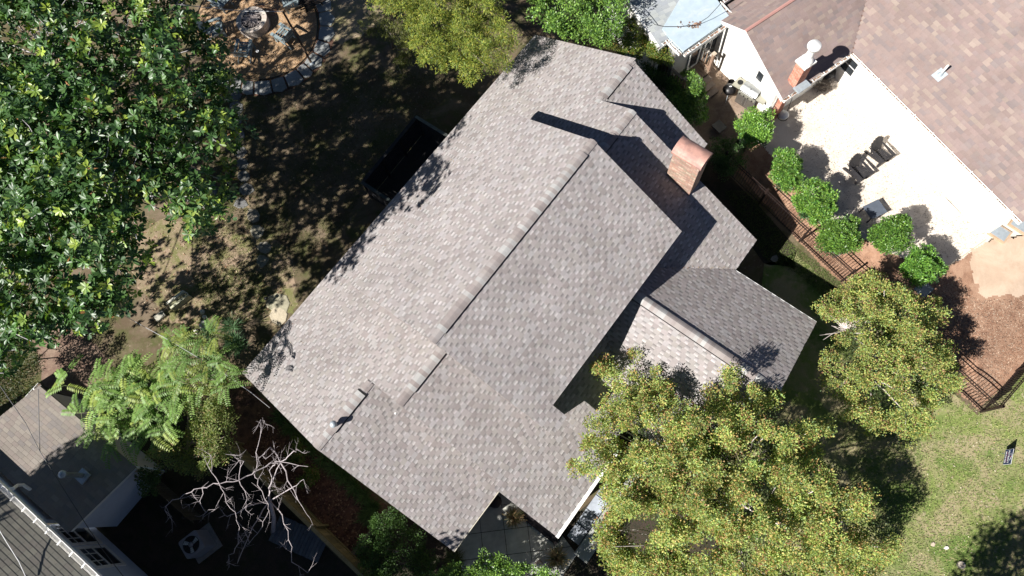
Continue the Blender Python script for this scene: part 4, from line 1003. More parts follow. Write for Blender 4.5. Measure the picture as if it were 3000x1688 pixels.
chairs = [(842, 120, 'grey green slatted chair right of the fire pit, beside the tall thin post'), (655, 18, 'grey green slatted chair at the top left of the fire pit'),
          (638, 100, 'grey green slatted chair partly covered by magnolia leaves left of the fire pit'), (726, 162, 'dark shaded slatted chair below the fire pit with a white ring on its arm'),
          (862, 18, 'grey green slatted chair above right of the fire pit beside the dark slatted rack')]
tpl = ch0
for i, (u, v, lab) in enumerate(chairs):
    c = tpl if i == 0 else copy_tree(tpl); l, a = face(u, v, 750, 68); put(c, l, a, lab, 1.12)
bk = make_adirondack('black slatted armchair nearer the row of round shrubs', 'black armchairs on the pale gravel', blackchair_m)
l, a = face(2510, 508, 2590, 470); put(bk, G(2505, 512), rad(-150), 'black slatted armchair nearer the row of round shrubs', 1.0)
b2 = copy_tree(bk); put(b2, G(2568, 462), rad(-150), 'black slatted armchair nearer the long white wall', 1.0)
# ring on the chair arm
mb = MB(); rr = P(754, 150, .62); mb.tube([rr+Vector((.055*math.cos(k*PI/8), .055*math.sin(k*PI/8), 0)) for k in range(17)], .018, k=6); tag(mb.build('cup', letter_m, loc=rr), 'small white ring shaped cup on the arm of the shaded chair', 'cup')
# fire pit
fp = thing('fire_pit', 'round pale stone fire pit in the middle of the golden gravel circle', 'fire pit', P(748, 76))
fc = P(748, 76); nb = 16
for row in range(3):
    for i in range(nb):
        a0 = 2*PI*(i+.5*(row % 2))/nb; a1 = a0+2*PI/nb*.97; ri, ro = .50, .76; n_ = 3
        inn_ = [(fc.x+ri*math.cos(a0+(a1-a0)*k/n_), fc.y+ri*math.sin(a0+(a1-a0)*k/n_)) for k in range(n_+1)]; out_ = [(fc.x+ro*math.cos(a0+(a1-a0)*k/n_), fc.y+ro*math.sin(a0+(a1-a0)*k/n_)) for k in range(n_+1)]
        MB().prism(out_+inn_[::-1], row*.155, row*.155+.15, jit((.50, .44, .38), .09)).build('stone', stone_m, fp)
mb = MB(); mb.lathe(fc, [(.505, .0), (.505, .47), (.49, .47), (.49, .02), (0, .02)], 32); mb.build('steel_liner', black_m, fp)
mb = MB()
for i in range(170):
    an = random.uniform(0, 6.28); r_ = .38*random.random()**.5; p = fc+Vector((r_*math.cos(an), r_*math.sin(an), random.uniform(.25, .62))); a2_ = random.uniform(0, 6.28); l = random.uniform(.1, .38)
    d = Vector((math.cos(a2_), math.sin(a2_), random.uniform(-.25, .35)))*l; mb.tube([p-d, p+Vector((random.uniform(-.03, .03), random.uniform(-.03, .03), .03)), p+d], .007, .004, k=4, col=(.3, .25, .2))
tag(mb.build('twig_pile', pale_bark, loc=fc+ZV*.2), 'tangle of dry twigs heaped inside the stone fire pit', 'twigs', kind='stuff')
gr = thing('fire_grate', 'rusty grate of thin bars behind the fire pit', 'grate', P(768, 35))
ga, gb = P(733, 30), P(806, 48); gu = (gb-ga).normalized(); gvv = Vector((-gu.y, gu.x, 0))
rust = plain('rust', (.30, .15, .08), .8, .3, 20)
for i in range(26):
    mb = MB(); p = ga+gu*((gb-ga).length*i/25)+ZV*.03; mb.tube([p, p+gvv*.32+ZV*.12], .006, k=4); mb.build('bar', rust, gr)
for q in (0, 1):
    mb = MB(); p = ga+gvv*.3*q+ZV*(.03+.11*q); mb.tube([p, p+(gb-ga)], .010, k=5); mb.build('cross_bar', rust, gr)
# wooden post and its wire, dark rack
po = thing('light_post', 'tall weathered wooden post rising from the flagstone border', 'post', P(915, 190))
b_ = P(915, 190); t_ = P(829, 34, 3.0)
mb = MB(); mb.tube([b_, b_.lerp(t_, .5)+Vector((.02, 0, 0)), t_], .055, .045, k=8, col=(.11, .075, .055)); mb.build('shaft', wood_m, po)
mb = MB(); mb.lathe(b_, [(.11, 0), (.11, .10), (.06, .16)], 10); mb.build('base_collar', galv_m, po)
mb = MB(); mb.tube([P(500, 10, 4.2), P(580, 20, 3.7), P(715, 33, 3.2), t_], .016, k=5); tag(mb.build('light_cable', palewire_m, loc=P(715, 33)), 'pale string light cable running left from the wooden post', 'cable')
rk = thing('slatted_rack', 'dark rack of round slats lying at the top edge beside the flagstones', 'rack', P(925, 15))
ra_, rb_ = P(885, 40), P(965, 8); uu = (rb_-ra_).normalized(); vv_ = Vector((-uu.y, uu.x, 0))
for i in range(6):
    mb = MB(); p = ra_+vv_*(i*.12)+ZV*.25; mb.tube([p, p+uu*1.35], .035, k=7, col=(.05, .038, .03)); mb.build('slat', wood_m, rk)
for q in (.25, 1.05):
    mb = MB(); mb.obox(ra_+uu*q-vv_*.05, uu*.06, vv_*.75, ZV*.21, (.04, .03, .025)); mb.build('support', wood_m, rk)

# ------------------------------------------------------------------ grill, kettle grill and other things in the neighbour's yard
gl = thing('gas_grill', 'stainless steel gas grill with closed lid and side shelves against the white wall', 'grill', G(2185, 300), rad(-41.5))
ORG[gl.name] = Vector((0, 0, 0)); sgm = plain('beige_steel', (.36, .35, .29), .4, .06, 4, metal=.5)
mb = MB(); mb.box((0, 0, .42), (.80, .55, .78)); mb.build('cabinet', plain('dark_cabinet', (.06, .055, .05), .5, .1), gl)
for x in (-.21, .21):
    mb = MB(); mb.box((x, -.285, .40), (.38, .02, .60)); dd = mb.build('door', plain('cab_door', (.09, .08, .07), .45), gl); mb = MB(); mb.box((x*.35, -.305, .45), (.02, .02, .35)); mb.build('handle', steel_m, dd)
mb = MB(); mb.box((0, -.30, .79), (.80, .06, .12)); cp = mb.build('control_panel', sgm, gl)
for x in (-.3, -.1, .1, .3):
    mb = MB(); mb.tube([(x, -.33, .79), (x, -.37, .79)], .028, k=10); mb.build('knob', black_m, cp)
mb = MB(); k = 10; prof = [(-.27+.54*(i/(k-1)), .86+.24*math.sin(PI*(.08+.84*i/(k-1)))**.7) for i in range(k)]
vs = [(x, y, z) for x in (-.38, .38) for (y, z) in prof]; mb.add(vs, [(i, i+k, i+1+k, i+1) for i in range(k-1)]+[tuple(range(k)), tuple(range(k, 2*k))[::-1], (0, k-1, 2*k-1, k)]); ld = mb.build('lid', steel_m, gl)
mb = MB(); mb.tube([(-.30, -.30, .98), (-.30, -.36, 1.0), (.30, -.36, 1.0), (.30, -.30, .98)], .014, k=6); mb.build('handle', palewire_m, ld)
mb = MB(); mb.tube([(0, -.10, 1.08), (0, -.12, 1.11)], .035, k=12); mb.build('thermometer', black_m, ld)
for x in (-.60, .60):
    mb = MB(); mb.box((x, 0, .86), (.38, .50, .04)); mb.box((x, .235, .885), (.38, .02, .03)); mb.box((x, -.235, .885), (.38, .02, .03)); mb.build('side_shelf', sgm, gl)
mb = MB(); mb.lathe((-.58, .05, .88), [(.12, 0), (.12, .015), (0, .015)], 20); mb.build('side_burner', dark_m, gl)
kg = thing('kettle_grill', 'small black kettle grill in the shade left of the gas grill', 'grill', G(2128, 285))
p = G(2128, 285); mb = MB(); mb.lathe(p+ZV*.55, [(0, -.22), (.18, -.16), (.27, 0), (.28, .02)], 22); mb.build('bowl', black_m, kg, True)
mb = MB(); mb.lathe(p+ZV*.56, [(.285, .01), (.24, .12), (.12, .20), (0, .22)], 22); kl = mb.build('lid', black_m, kg, True)
mb = MB(); mb.box(p+Vector((0, 0, .80)), (.10, .03, .03)); mb.build('handle', letter_m, kl)
for k in range(3): an = k*2.1+.3; mb = MB(); mb.tube([p+ZV*.42+Vector((.12*math.cos(an), .12*math.sin(an), 0)), p+Vector((.28*math.cos(an), .28*math.sin(an), 0))], .014, k=6); mb.build('leg', galv_m, kg)
p = G(2140, 252); mb = MB(); mb.lathe(p, [(.16, 0), (.18, .25), (.17, .25), (.15, .04), (0, .04)], 18); tag(mb.build('bucket', black_m, loc=p), 'dark open bucket behind the kettle grill', 'bucket')
# hand truck style firewood holder: white smoker on stand near pier
wk = thing('wheeled_reel', 'white drum with black wheeled frame beside the brick pier', 'hose reel', G(2288, 350))
p = G(2288, 350); mb = MB(); mb.lathe(p+ZV*.30, [(.0, -.02), (.20, .0), (.22, .08), (.18, .12), (0, .13)], 22); mb.build('drum', white_paint, wk, True)
mb = MB(); mb.tube([p+Vector((.22*math.cos(k*PI/8), .22*math.sin(k*PI/8), .24)) for k in range(17)], .02, k=6); mb.build('wheel', black_m, wk)
for sx_ in (-.12, .12): mb = MB(); mb.tube([p+Vector((sx_, 0, .1)), p+Vector((sx_+.08, .25, .5)), p+Vector((sx_+.10, .40, .95))], .013, k=6); mb.build('handle', black_m, wk)
# dry wreath like plant stand
p = G(2408, 262); mb = MB()
for i in range(150):
    an = random.uniform(0, 6.28); r_ = random.uniform(.05, .32); z = random.uniform(.05, .5); a2_ = random.uniform(0, 6.28); q = p+Vector((r_*math.cos(an)*1.3, r_*math.sin(an)*.7, z)); d = Vector((math.cos(a2_), math.sin(a2_), random.uniform(-.4, .4)))*random.uniform(.05, .16)
    mb.tube([q-d, q+d], .012, .006, k=4, col=(.13, .09, .08))
tag(mb.build('dry_shrub', bark_m, loc=p), 'brown bare bushy plant on the pale gravel by the roof shadow', 'plant')
um = thing('covered_fire_bowl', 'black covered round bowl in the shade under the brown eave', 'fire bowl', G(2415, 225)); p = G(2415, 225)
mb = MB(); mb.lathe(p, [(.30, 0), (.36, .30), (.34, .42), (.12, .50), (0, .52)], 26); mb.build('cover', black_m, um, True); mb = MB(); mb.lathe(p, [(.2, -.01), (.22, .05), (0, .05)], 16); mb.build('foot', dark_m, um)
tbl = thing('square_table', 'dark square table between two round shrubs in shade', 'table', G(2548, 628), rad(25)); ORG[tbl.name] = Vector((0, 0, 0))
mb = MB(); mb.box((0, 0, .48), (.72, .62, .035)); mb.build('tabletop', plain('slate_blue', (.085, .10, .125), .5, .15, 5), tbl)
for sx_ in (-.31, .31):
    for sy_ in (-.26, .26): mb = MB(); mb.box((sx_, sy_, .23), (.04, .04, .46)); mb.build('leg', black_m, tbl)
mb = MB(); a_, b_ = G(2764, 582), G(2810, 630); d_ = (b_-a_); s_ = Vector((-d_.y, d_.x, 0)).normalized(); mb.obox(a_+ZV*.005, d_, s_*.07, ZV*.03); tag(mb.build('drain_grate', rail_m, loc=a_), 'narrow dark drain slot at the foot of the white wall', 'drain')
mb = MB(); mb.obox(a_+ZV*.004-s_*.01, d_, -s_*.45, ZV*.12); mb.c = [(.75, .7, .64)]*len(mb.v); tag(mb.build('door_step', conc_m, loc=a_), 'pale low concrete step against the white wall above the drain slot', 'step')
# window well boxes at right edge
for (u, v, lab) in ((2925, 685, 'glass topped light box nearer the sandy yard corner'), (2985, 660, 'glass topped light box at the right edge of the picture')):
    ww = thing('window_well', lab, 'window well', G(u, v), rad(-42)); ORG[ww.name] = Vector((0, 0, 0))
    mb = MB(); mb.box((0, 0, .06), (.70, .60, .12)); mb.build('frame', plain('tan_frame', (.42, .30, .20), .7), ww); mb = MB(); mb.box((0, 0, .125), (.58, .48, .012)); mb.build('pane', galv_m, ww)
# stone slabs by the shrubs, edging
for (u, v, n_, c_) in ((2110, 370, 2, (.12, .115, .105)), (2705, 848, 2, (.24, .27, .29)), (2425, 650, 1, (.55, .52, .47))):
    nm = {2110: 'two dark rectangular slabs at the edge of the shaded grill yard', 2705: 'two bluish slabs below the lowest round shrub', 2425: 'pale slab peeping out between two round shrubs'}[u]
    t = thing('garden_slab', nm, 'paving', G(u, v))
    for k in range(n_):
        p = G(u, v)+Vector((math.cos(rad(38)), math.sin(rad(38)), 0))*(k*.62-.3); x = Vector((math.cos(rad(38)), math.sin(rad(38)), 0)); y_ = Vector((-x.y, x.x, 0))
        mb = MB(); mb.obox(p-y_*.25+ZV*.01, x*.58, y_*.5, ZV*.07, jit(c_, .1)); mb.build('slab', conc_m, t)
mb = MB(); a_, b_ = G(2770, 788), G(2885, 705); mb.obox(a_-ZV*.1, b_-a_, Vector((.05, .06, 0)), ZV*.16, (.36, .30, .22)); tag(mb.build('edging_board', wood_m, loc=a_), 'straight wooden edging between pale gravel and brown mulch', 'edging')

# ------------------------------------------------------------------ yard sign
sg = thing('yard_sign', 'small navy and white yard sign standing on the green lawn', 'sign', P(2925, 1345))
b0_ = P(2938, 1362, .25); b1_ = P(2946.6, 1318, .25); sU = flat(b0_)-flat(b1_); sw = sU.length; sU.normalize(); sN = Vector((sU.y, -sU.x, 0))
if sN.x > 0: sN = -sN
so_ = Vector((b1_.x, b1_.y, .25)); sh = .47
mb = MB(); mb.obox(so_, sU*sw, -sN*.008, ZV*sh); mb.build('panel', letter_m, sg)
mb = MB(); mb.obox(so_+sU*.006+ZV*.006+sN*.002, sU*(sw-.012), -sN*.001, ZV*(sh-.012)); mb.build('print_field', navy_m, sg)
for x in (.12, sw-.12): mb = MB(); mb.tube([so_+sU*x-ZV*.25-sN*.012, so_+sU*x+ZV*.3-sN*.012], .004, k=5); mb.build('stake', galv_m, sg)
def text(s, size, ctr, U, V, N, mat, parent, bold=.0):
    cu = bpy.data.curves.new('t', 'FONT'); cu.body = s; cu.size = size; cu.align_x = 'CENTER'; cu.align_y = 'CENTER'; cu.offset = bold; cu.extrude = .0005
    o = link(bpy.data.objects.new('t', cu)); dg = bpy.context.evaluated_depsgraph_get(); me = bpy.data.meshes.new_from_object(o.evaluated_get(dg)); bpy.data.objects.remove(o)
    me.name = 'lettering'; me.materials.clear(); me.materials.append(mat); return place(me, 'lettering', parent, ctr, (U, V, N))
sc_ = so_+sU*(sw/2)+sN*.004
text('PATRIOT', .118, sc_+ZV*.245, sU, ZV, sN, letter_m, sg, .001); text('205-910-4606', .078, sc_+ZV*.085, sU, ZV, sN, letter_m, sg, .0015)
mb = MB(); c = sc_+ZV*.375
for k in (-1, 1): mb.tube([c+sU*(.14*k)-ZV*.02, c+ZV*.05], .004, k=4)
mb.build('roof_emblem', letter_m, sg); mb = MB(); st5 = [c-ZV*.01+(sU*math.sin(k*PI/5)+ZV*math.cos(k*PI/5))*(.03 if k % 2 == 0 else .012)+sN*.004 for k in range(10)]; mb.add(st5, [tuple(range(10))]); mb.build('star_emblem', red_m, sg)
mb = MB(); mb.obox(sc_+ZV*.155-sU*.20, sU*.40, sN*.001, ZV*.006); mb.build('line_mark', red_m, sg)
# little things on the lawns
for (u, v, r, lab, c_) in ((2813, 1655, .13, 'tan round valve cover at the edge of the tree shadow on the lawn', (.42, .37, .30)),):
    p = P(u, v); mb = MB(); mb.lathe(p, [(r, 0), (r, .10), (r*.9, .12), (r*.45, .12), (r*.4, .08), (0, .08)], 18, c_); tag(mb.build('valve_cover', stone_m, loc=p), lab, 'valve cover')
for (u, v, r, lab, c_) in ((2731, 1595, .10, 'flat pale stone on the bare patch of the lawn', (.5, .42, .33)), (2771, 1606, .09, 'small white pointed stone on the lawn', (.65, .62, .56)), (2268, 760, .16, 'grey block lying in the dark side yard', (.20, .19, .18))):
    mb = MB(); q = [P(a, b) for a, b in poly_px(u, v, r*70, 6, 1.0, .5)]; mb.prism([(k.x, k.y) for k in q], 0, .06, c_); tag(mb.build('garden_stone', stone_m, loc=P(u, v)), lab, 'stone')
# stacked landscape timbers
lt = thing('old_planter', 'broken pale wooden planter box on the bare dirt', 'planter', P(525, 875))
pa, pb_ = P(505, 900), P(555, 862); xx = (pb_-pa).normalized(); yy = Vector((-xx.y, xx.x, 0))
for (q, ln, wd, h_, c_) in ((0, .85, .10, .42, (.62, .60, .50)), (.11, .85, .10, .30, (.20, .20, .12)), (.24, .90, .10, .34, (.42, .42, .30)), (-.10, .5, .09, .12, (.36, .35, .25))):
    mb = MB(); mb.obox(pa-yy*q, xx*ln, yy*wd, ZV*h_, c_); mb.build('board', wood_m, lt)
mb = MB(); mb.obox(P(455, 930)+ZV*.02, xx*.42, -yy*.3, ZV*.12, (.42, .40, .33)); mb.build('block', stone_m, lt)
for i, (u, v, r) in enumerate([(594, 915, 8), (600, 930, 7), (597, 945, 9), (590, 955, 8), (595, 966, 7), (575, 972, 7), (560, 985, 8), (545, 970, 6)]):
    mb = MB(); q = [P(a, b) for a, b in poly_px(u, v, r, 6)]; c = P(u, v); n = len(q); vs = [tuple(k) for k in q]+[tuple(c+(k-c)*.6+ZV*.12) for k in q]; mb.add(vs, [(i_, (i_+1) % n, (i_+1) % n+n, i_+n) for i_ in range(n)][::-1]+[tuple(range(n, 2*n))[::-1]], jit((.62, .57, .52), .08))
    tag(mb.build('white_rock', stone_m, loc=c), 'rough white rock, '+ORD[i]+' from the top of the row beside the bare dirt', 'rock', group='row of white rocks')
sp_ = thing('path_light', 'small black solar light on a thin stake beside the pale stepping stone', 'garden light', P(790, 882)); p = P(790, 882)
mb = MB(); mb.tube([p, p+ZV*.35], .008, k=5); mb.build('stake', black_m, sp_); mb = MB(); mb.lathe(p+ZV*.35, [(.04, 0), (.09, .03), (.0, .06)], 14); mb.build('shade', black_m, sp_, True)
# cables across the bottom left
for pts, lab, m_ in (([P(0, 1130, 6.5), P(75, 1240, 5.8), P(118, 1325, 5.4), P(150, 1375, 5.2), P(235, 1510, 5.2), P(300, 1610, 5.3), P(370, 1700, 5.4)], 'dark service cable crossing the pale blue house from top left', wire_m),
                     ([P(112, 1140, 6.0), P(114, 1230, 5.6), P(117, 1322, 5.4)], 'dark cable dropping from the top onto the wing roof joint', wire_m),
                     ([P(-10, 1540, 7.2), P(20, 1590, 7.1), P(55, 1645, 7.0), P(80, 1700, 7.0)], 'pale cable over the grey brown shingles at bottom left', palewire_m),
                     ([P(300, 890, 6.0), P(500, 1000, 5.2), P(650, 1090, 4.4), P(735, 1150, 3.9), P(790, 1195, 3.4)], 'pale service cable running to the left corner of the main roof', palewire_m)):
    mb = MB(); mb.tube(pts, .011, k=4); tag(mb.build('service_cable', m_, loc=pts[0]), lab, 'cable')

# ------------------------------------------------------------------ vegetation
def leaf_mesh(name, B, D, Nn, Ln, Wd, C, mat, parent=None, kind='stuff', fine=False, cup=.12, loc=None):
    """B base points, D directions, Nn approximate upward normals (n,3); Ln, Wd sizes; C colours"""
    D = D/np.linalg.norm(D, axis=1, keepdims=True); X = np.cross(D, Nn); X /= np.linalg.norm(X, axis=1, keepdims=True)+1e-9; Zv = np.cross(X, D)
    if fine: T = [(0, 0, 0), (.62, .30, .16), (1, .62, .14), (.55, .88, .05), (0, 1, -.06), (-.55, .88, .05), (-1, .62, .14), (-.62, .30, .16), (0, .5, 0)]; fc = [(0, 1, 2, 8), (8, 2, 3, 4), (8, 4, 5, 6), (0, 8, 6, 7)]
    else: T = [(0, 0, 0), (1, .45, cup*2), (0, 1, -.05), (-1, .45, cup*2)]; fc = [(0, 1, 2, 3)]
    n = len(B); m = len(T); V = np.empty((n, m, 3), dtype=np.float32)
    for k, (x, y, z) in enumerate(T): V[:, k] = B+X*(x*Wd/2)[:, None]+D*(y*Ln)[:, None]+Zv*(z*Wd/1.2)[:, None]
    Fc = (np.array(fc)[None]+(np.arange(n)*m)[:, None, None]).reshape(-1, 4)
    org = ORG[parent.name] if parent is not None else Vector(loc or (0, 0, 0))
    V = V.reshape(-1, 3)-np.array(org, dtype=np.float32); Cc = np.repeat(C, m, axis=0)
    me = mesh_arrays(name, V, Fc, Cc); me.materials.append(mat); o = link(bpy.data.objects.new(name, me))
    if parent is not None: o.parent = parent; ORG[o.name] = org
    else: o.location = org; ORG[o.name] = org
    if kind: o['kind'] = kind
    return o
def rdir(n):
    v = RNG.normal(size=(n, 3)); return v/np.linalg.norm(v, axis=1, keepdims=True)
def pal(n, cols, w_=None, v=.15):
    c = np.array(cols)[RNG.choice(len(cols), n, p=w_)]; return np.clip(c*(1+RNG.uniform(-v, v, (n, 1))), 0, 1)
def inpoly(px, n):
    p = np.array(px, float); lo, hi = p.min(0), p.max(0); out = []
    while len(out) < n:
        q = RNG.uniform(lo, hi); c = False; j = len(p)-1
        for i in range(len(p)):
            if (p[i, 1] > q[1]) != (p[j, 1] > q[1]) and q[0] < (p[j, 0]-p[i, 0])*(q[1]-p[i, 1])/(p[j, 1]-p[i, 1])+p[i, 0]: c = not c
            j = i
        if c: out.append(q)
    return np.array(out)
def dens_filter(pts, gaps):               # thin out around gap centres (u, v, radius)
    keep = np.ones(len(pts), bool)
    for (u, v, r) in gaps: keep &= (np.hypot(pts[:, 0]-u, pts[:, 1]-v) > r*RNG.uniform(.6, 1.15, len(pts)))
    return pts[keep]
def limbs(parent, base, fork, targets, r0, mat, name='limb', k=6, tr=.02, twig=0, group_trunk='trunk', sag=.3):
    base, fork = Vector(base), Vector(fork); mb = MB(); mid = base.lerp(fork, .5)+Vector((.1, -.06, 0)); mb.tube([base, mid, fork], r0, r0*.75, k=10); mb.build(group_trunk, mat, parent, True)
    n = len(targets); TT = [Vector(t) for t in targets]
    # main limbs towards cluster means, then branches
    kk = max(2, min(7, n//6)); cs = [TT[int(i*n/kk)] for i in range(kk)]
    for _ in range(3):
        gr_ = [[] for _ in cs]
        for t in TT: gr_[min(range(len(cs)), key=lambda i: (cs[i]-t).length)].append(t)
        cs = [sum(g_, Vector())/len(g_) if g_ else c for g_, c in zip(gr_, cs)]
    for g_, c in zip(gr_, cs):
        if not g_: continue
        hub = fork.lerp(c, .62)-ZV*.2; mb = MB(); mb.tube([fork, fork.lerp(hub, .5)+Vector((random.uniform(-.2, .2), random.uniform(-.2, .2), .15)), hub], r0*.5, r0*.28, k=k)
        for t in g_:
            m_ = hub.lerp(t, .55)+Vector((random.uniform(-.15, .15), random.uniform(-.15, .15), random.uniform(-.05, .2))); mb.tube([hub, m_, t], r0*.20, tr*.5, k=5)
        mb.build(name, mat, parent)

# --- the magnolia at the left
mg = thing('magnolia_tree', 'huge evergreen tree with big glossy dark leaves filling the top left', 'tree', P(330, 520))
POLY = [(-260, -200), (590, -200), (600, 60), (640, 130), (655, 200), (720, 300), (700, 420), (690, 560), (640, 640), (560, 660), (470, 640), (400, 600), (390, 700), (400, 780), (365, 870), (300, 930), (240, 960), (150, 960), (60, 1000), (-60, 1120), (-260, 1100)]
px = inpoly(POLY, 860)
px = dens_filter(px, [(440, 690, 60), (330, 660, 22), (470, 640, 50), (230, 420, 34), (170, 630, 26), (130, 300, 30), (340, 300, 26), (60, 120, 20), (300, 120, 22), (450, 250, 26), (80, 520, 26), (300, 520, 26), (420, 430, 24), (560, 420, 26), (180, 780, 24), (320, 800, 22), (560, 170, 20)])
cen = np.array([250., 380.]); dd = np.hypot((px[:, 0]-cen[0])/520, (px[:, 1]-cen[1])/650)
ex_m = inpoly([(-430, 170), (60, 170), (310, 260), (300, 560), (120, 640), (-430, 640)], 300); px = np.concatenate([px, ex_m]); dd = np.hypot((px[:, 0]-cen[0])/520, (px[:, 1]-cen[1])/650)
zc = 10.3-2.2*np.clip(dd, 0, 1.3)**2+RNG.uniform(-2.2, .7, len(px))+.45*np.sin(px[:, 0]/46.)*np.cos(px[:, 1]/52.)
CL = Pn(px[:, 0], px[:, 1], zc)
nr = 12; Bs, Ds, Ns, Ls, Ws, Cs = [], [], [], [], [], []
rosC = np.repeat(CL, nr, axis=0)+rdir(len(CL)*nr)*RNG.uniform(.15, .62, (len(CL)*nr, 1))*np.array([1, 1, .75])
# extra low rosettes: darker interior
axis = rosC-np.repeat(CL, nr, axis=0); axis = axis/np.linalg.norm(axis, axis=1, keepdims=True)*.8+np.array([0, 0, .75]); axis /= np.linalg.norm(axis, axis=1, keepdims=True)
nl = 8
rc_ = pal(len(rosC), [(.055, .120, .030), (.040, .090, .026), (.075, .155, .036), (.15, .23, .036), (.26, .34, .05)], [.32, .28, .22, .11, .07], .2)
for k in range(nl):
    a = 2*PI*k/nl+RNG.uniform(0, .6, len(rosC)); t1 = np.cross(axis, np.array([.3, .9, .1])); t1 /= np.linalg.norm(t1, axis=1, keepdims=True); t2 = np.cross(axis, t1)
    d = t1*np.cos(a)[:, None]+t2*np.sin(a)[:, None]+axis*RNG.uniform(.12, .75, (len(rosC), 1)); sel = RNG.random(len(rosC)) < .86
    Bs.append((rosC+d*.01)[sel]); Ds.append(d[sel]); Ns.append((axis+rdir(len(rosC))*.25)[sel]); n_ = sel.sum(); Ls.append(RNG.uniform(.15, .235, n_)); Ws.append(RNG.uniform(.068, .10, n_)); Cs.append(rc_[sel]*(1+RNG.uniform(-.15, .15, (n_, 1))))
B_, D_, N_, L__, W_, C_ = map(np.concatenate, (Bs, Ds, Ns, Ls, Ws, Cs))
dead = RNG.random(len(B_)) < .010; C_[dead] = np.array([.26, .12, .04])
# the 300 leaves nearest the camera and inside the frame become parts of their own
cm = np.array([0, 0, H]); q = (B_-cm)@R; uu_ = 1500+F*q[:, 0]/-q[:, 2]; vv__ = 844-F*q[:, 1]/-q[:, 2]
sc = np.linalg.norm(B_-cm, axis=1)+np.where((uu_ > 5) & (uu_ < 2990) & (vv__ > 5) & (vv__ < 1680), 0, 1e3); ordr = np.argsort(sc); pick = ordr[:300]; rest = ordr[300:]
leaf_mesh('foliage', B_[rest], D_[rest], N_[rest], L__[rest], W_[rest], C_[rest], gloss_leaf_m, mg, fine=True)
lm = {}
for i in pick:
    ci = int(i) % 6
    if ci not in lm:
        T = [(0, 0, 0), (.62, .30, .16), (1, .62, .14), (.55, .88, .05), (0, 1, -.06), (-.55, .88, .05), (-1, .62, .14), (-.62, .30, .16), (0, .5, 0)]; fc2 = [(0, 1, 2, 8), (8, 2, 3, 4), (8, 4, 5, 6), (0, 8, 6, 7)]
        me = mesh_arrays('leaf', [(x*.042, y*.195, z*.06) for x, y, z in T], fc2, np.array([[(.085, .165, .038), (.062, .135, .034), (.15, .22, .04), (.07, .14, .036), (.22, .28, .05), (.08, .15, .04)][ci]]*9)); me.materials.append(gloss_leaf_m); lm[ci] = me
    d = Vector(D_[i]).normalized(); x = d.cross(Vector(N_[i])).normalized(); place(lm[ci], 'leaf', mg, Vector(B_[i]), (x, d, x.cross(d)))
sel = RNG.choice(len(CL), 170, replace=False)
limbs(mg, P(300, 560, 0), P(270, 500, 4.5), [tuple(c-np.array([0, 0, .25])) for c in CL[sel]], .15, mag_bark, tr=.03)
mb = MB()
for c in CL[RNG.choice(len(CL), 330)]:
    p = Vector(c)+Vector((random.uniform(-.3, .3), random.uniform(-.3, .3), -.1)); an = random.uniform(0, 6.28); d = Vector((math.cos(an), math.sin(an), random.uniform(-.1, .35)))
    mb.tube([p, p+d*.3+Vector((0, 0, .05)), p+d*.62+Vector((random.uniform(-.15, .15), random.uniform(-.15, .15), .1))], .016, .006, k=4)
tw = mb.build('twigs', mag_bark, mg); tw['kind'] = 'stuff'

# --- generic small-leaved crown
def crown(t, px, zf, nper, rad_, ln, wd, cols, wts, mat=leaf_m, up_=.5, asp=.75, zj=.35, tips=None, out=.7, var=.18, clv=.22, hang=0.0):
    n = len(px); z = zf(px)+RNG.uniform(-zj, zj, n); C = Pn(px[:, 0], px[:, 1], z); m = n*nper
    rr_ = rad_*RNG.uniform(.45, 1.15, (n, 1)); cc_ = np.repeat(C, nper, axis=0); dr = rdir(m); r_ = np.repeat(rr_, nper, axis=0)*RNG.random((m, 1))**.45
    B = cc_+dr*r_*np.array([1, 1, asp]); D = dr*out+rdir(m)*.7+np.array([0, 0, up_-hang]); Nn = rdir(m)*.5+np.array([0, 0, 1.0])
    cl = 1+RNG.uniform(-clv, clv, n); col = pal(m, cols, wts, var)*np.repeat(cl, nper)[:, None]
    if tips is not None:
        tp = (RNG.random(m) < tips[1]*np.repeat(RNG.random(n)**3*4.5, nper)) & (dr[:, 2] > -.1); col[tp] = pal(tp.sum(), tips[0], None, .25)
    leaf_mesh('foliage', B, D, Nn, RNG.uniform(.7, 1.25, m)*ln, RNG.uniform(.8, 1.2, m)*wd, np.clip(col, 0, 1), mat, t)
    return C
def dome(cu, cv, ru, rv, zt, drop, lump=0):
    def f(p):
        d = np.hypot((p[:, 0]-cu)/ru, (p[:, 1]-cv)/rv); return zt-drop*np.clip(d, 0, 1.4)**2
    return f
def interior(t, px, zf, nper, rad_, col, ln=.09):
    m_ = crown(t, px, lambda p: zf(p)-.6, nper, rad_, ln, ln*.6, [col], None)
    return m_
# --- crape myrtles in front
MYR = [(.335, .395, .105), (.255, .345, .090), (.43, .415, .125), (.185, .275, .110), (.47, .345, .12)]
MW = [.26, .26, .20, .16, .12]; TIP = ([(.42, .24, .09), (.34, .18, .09), (.46, .31, .11), (.27, .14, .08)], .15)
m1 = thing('crape_myrtle', 'broad many lobed green and rust tinted tree crown covering the lower right of the roof', 'tree', P(2150, 1480))
PM = [(1735, 1075), (1835, 1025), (1930, 1080), (1990, 1200), (2030, 1240), (2080, 1110), (2160, 1080), (2230, 1130), (2290, 1200), (2370, 1170), (2400, 1290), (2420, 1370), (2520, 1470), (2610, 1550), (2590, 1640), (2540, 1760), (1900, 1760), (1790, 1650), (1730, 1600), (1745, 1520), (1830, 1500), (1790, 1440), (1700, 1440), (1660, 1400), (1690, 1370), (1790, 1370), (1690, 1300), (1720, 1240), (1790, 1240), (1780, 1150)]
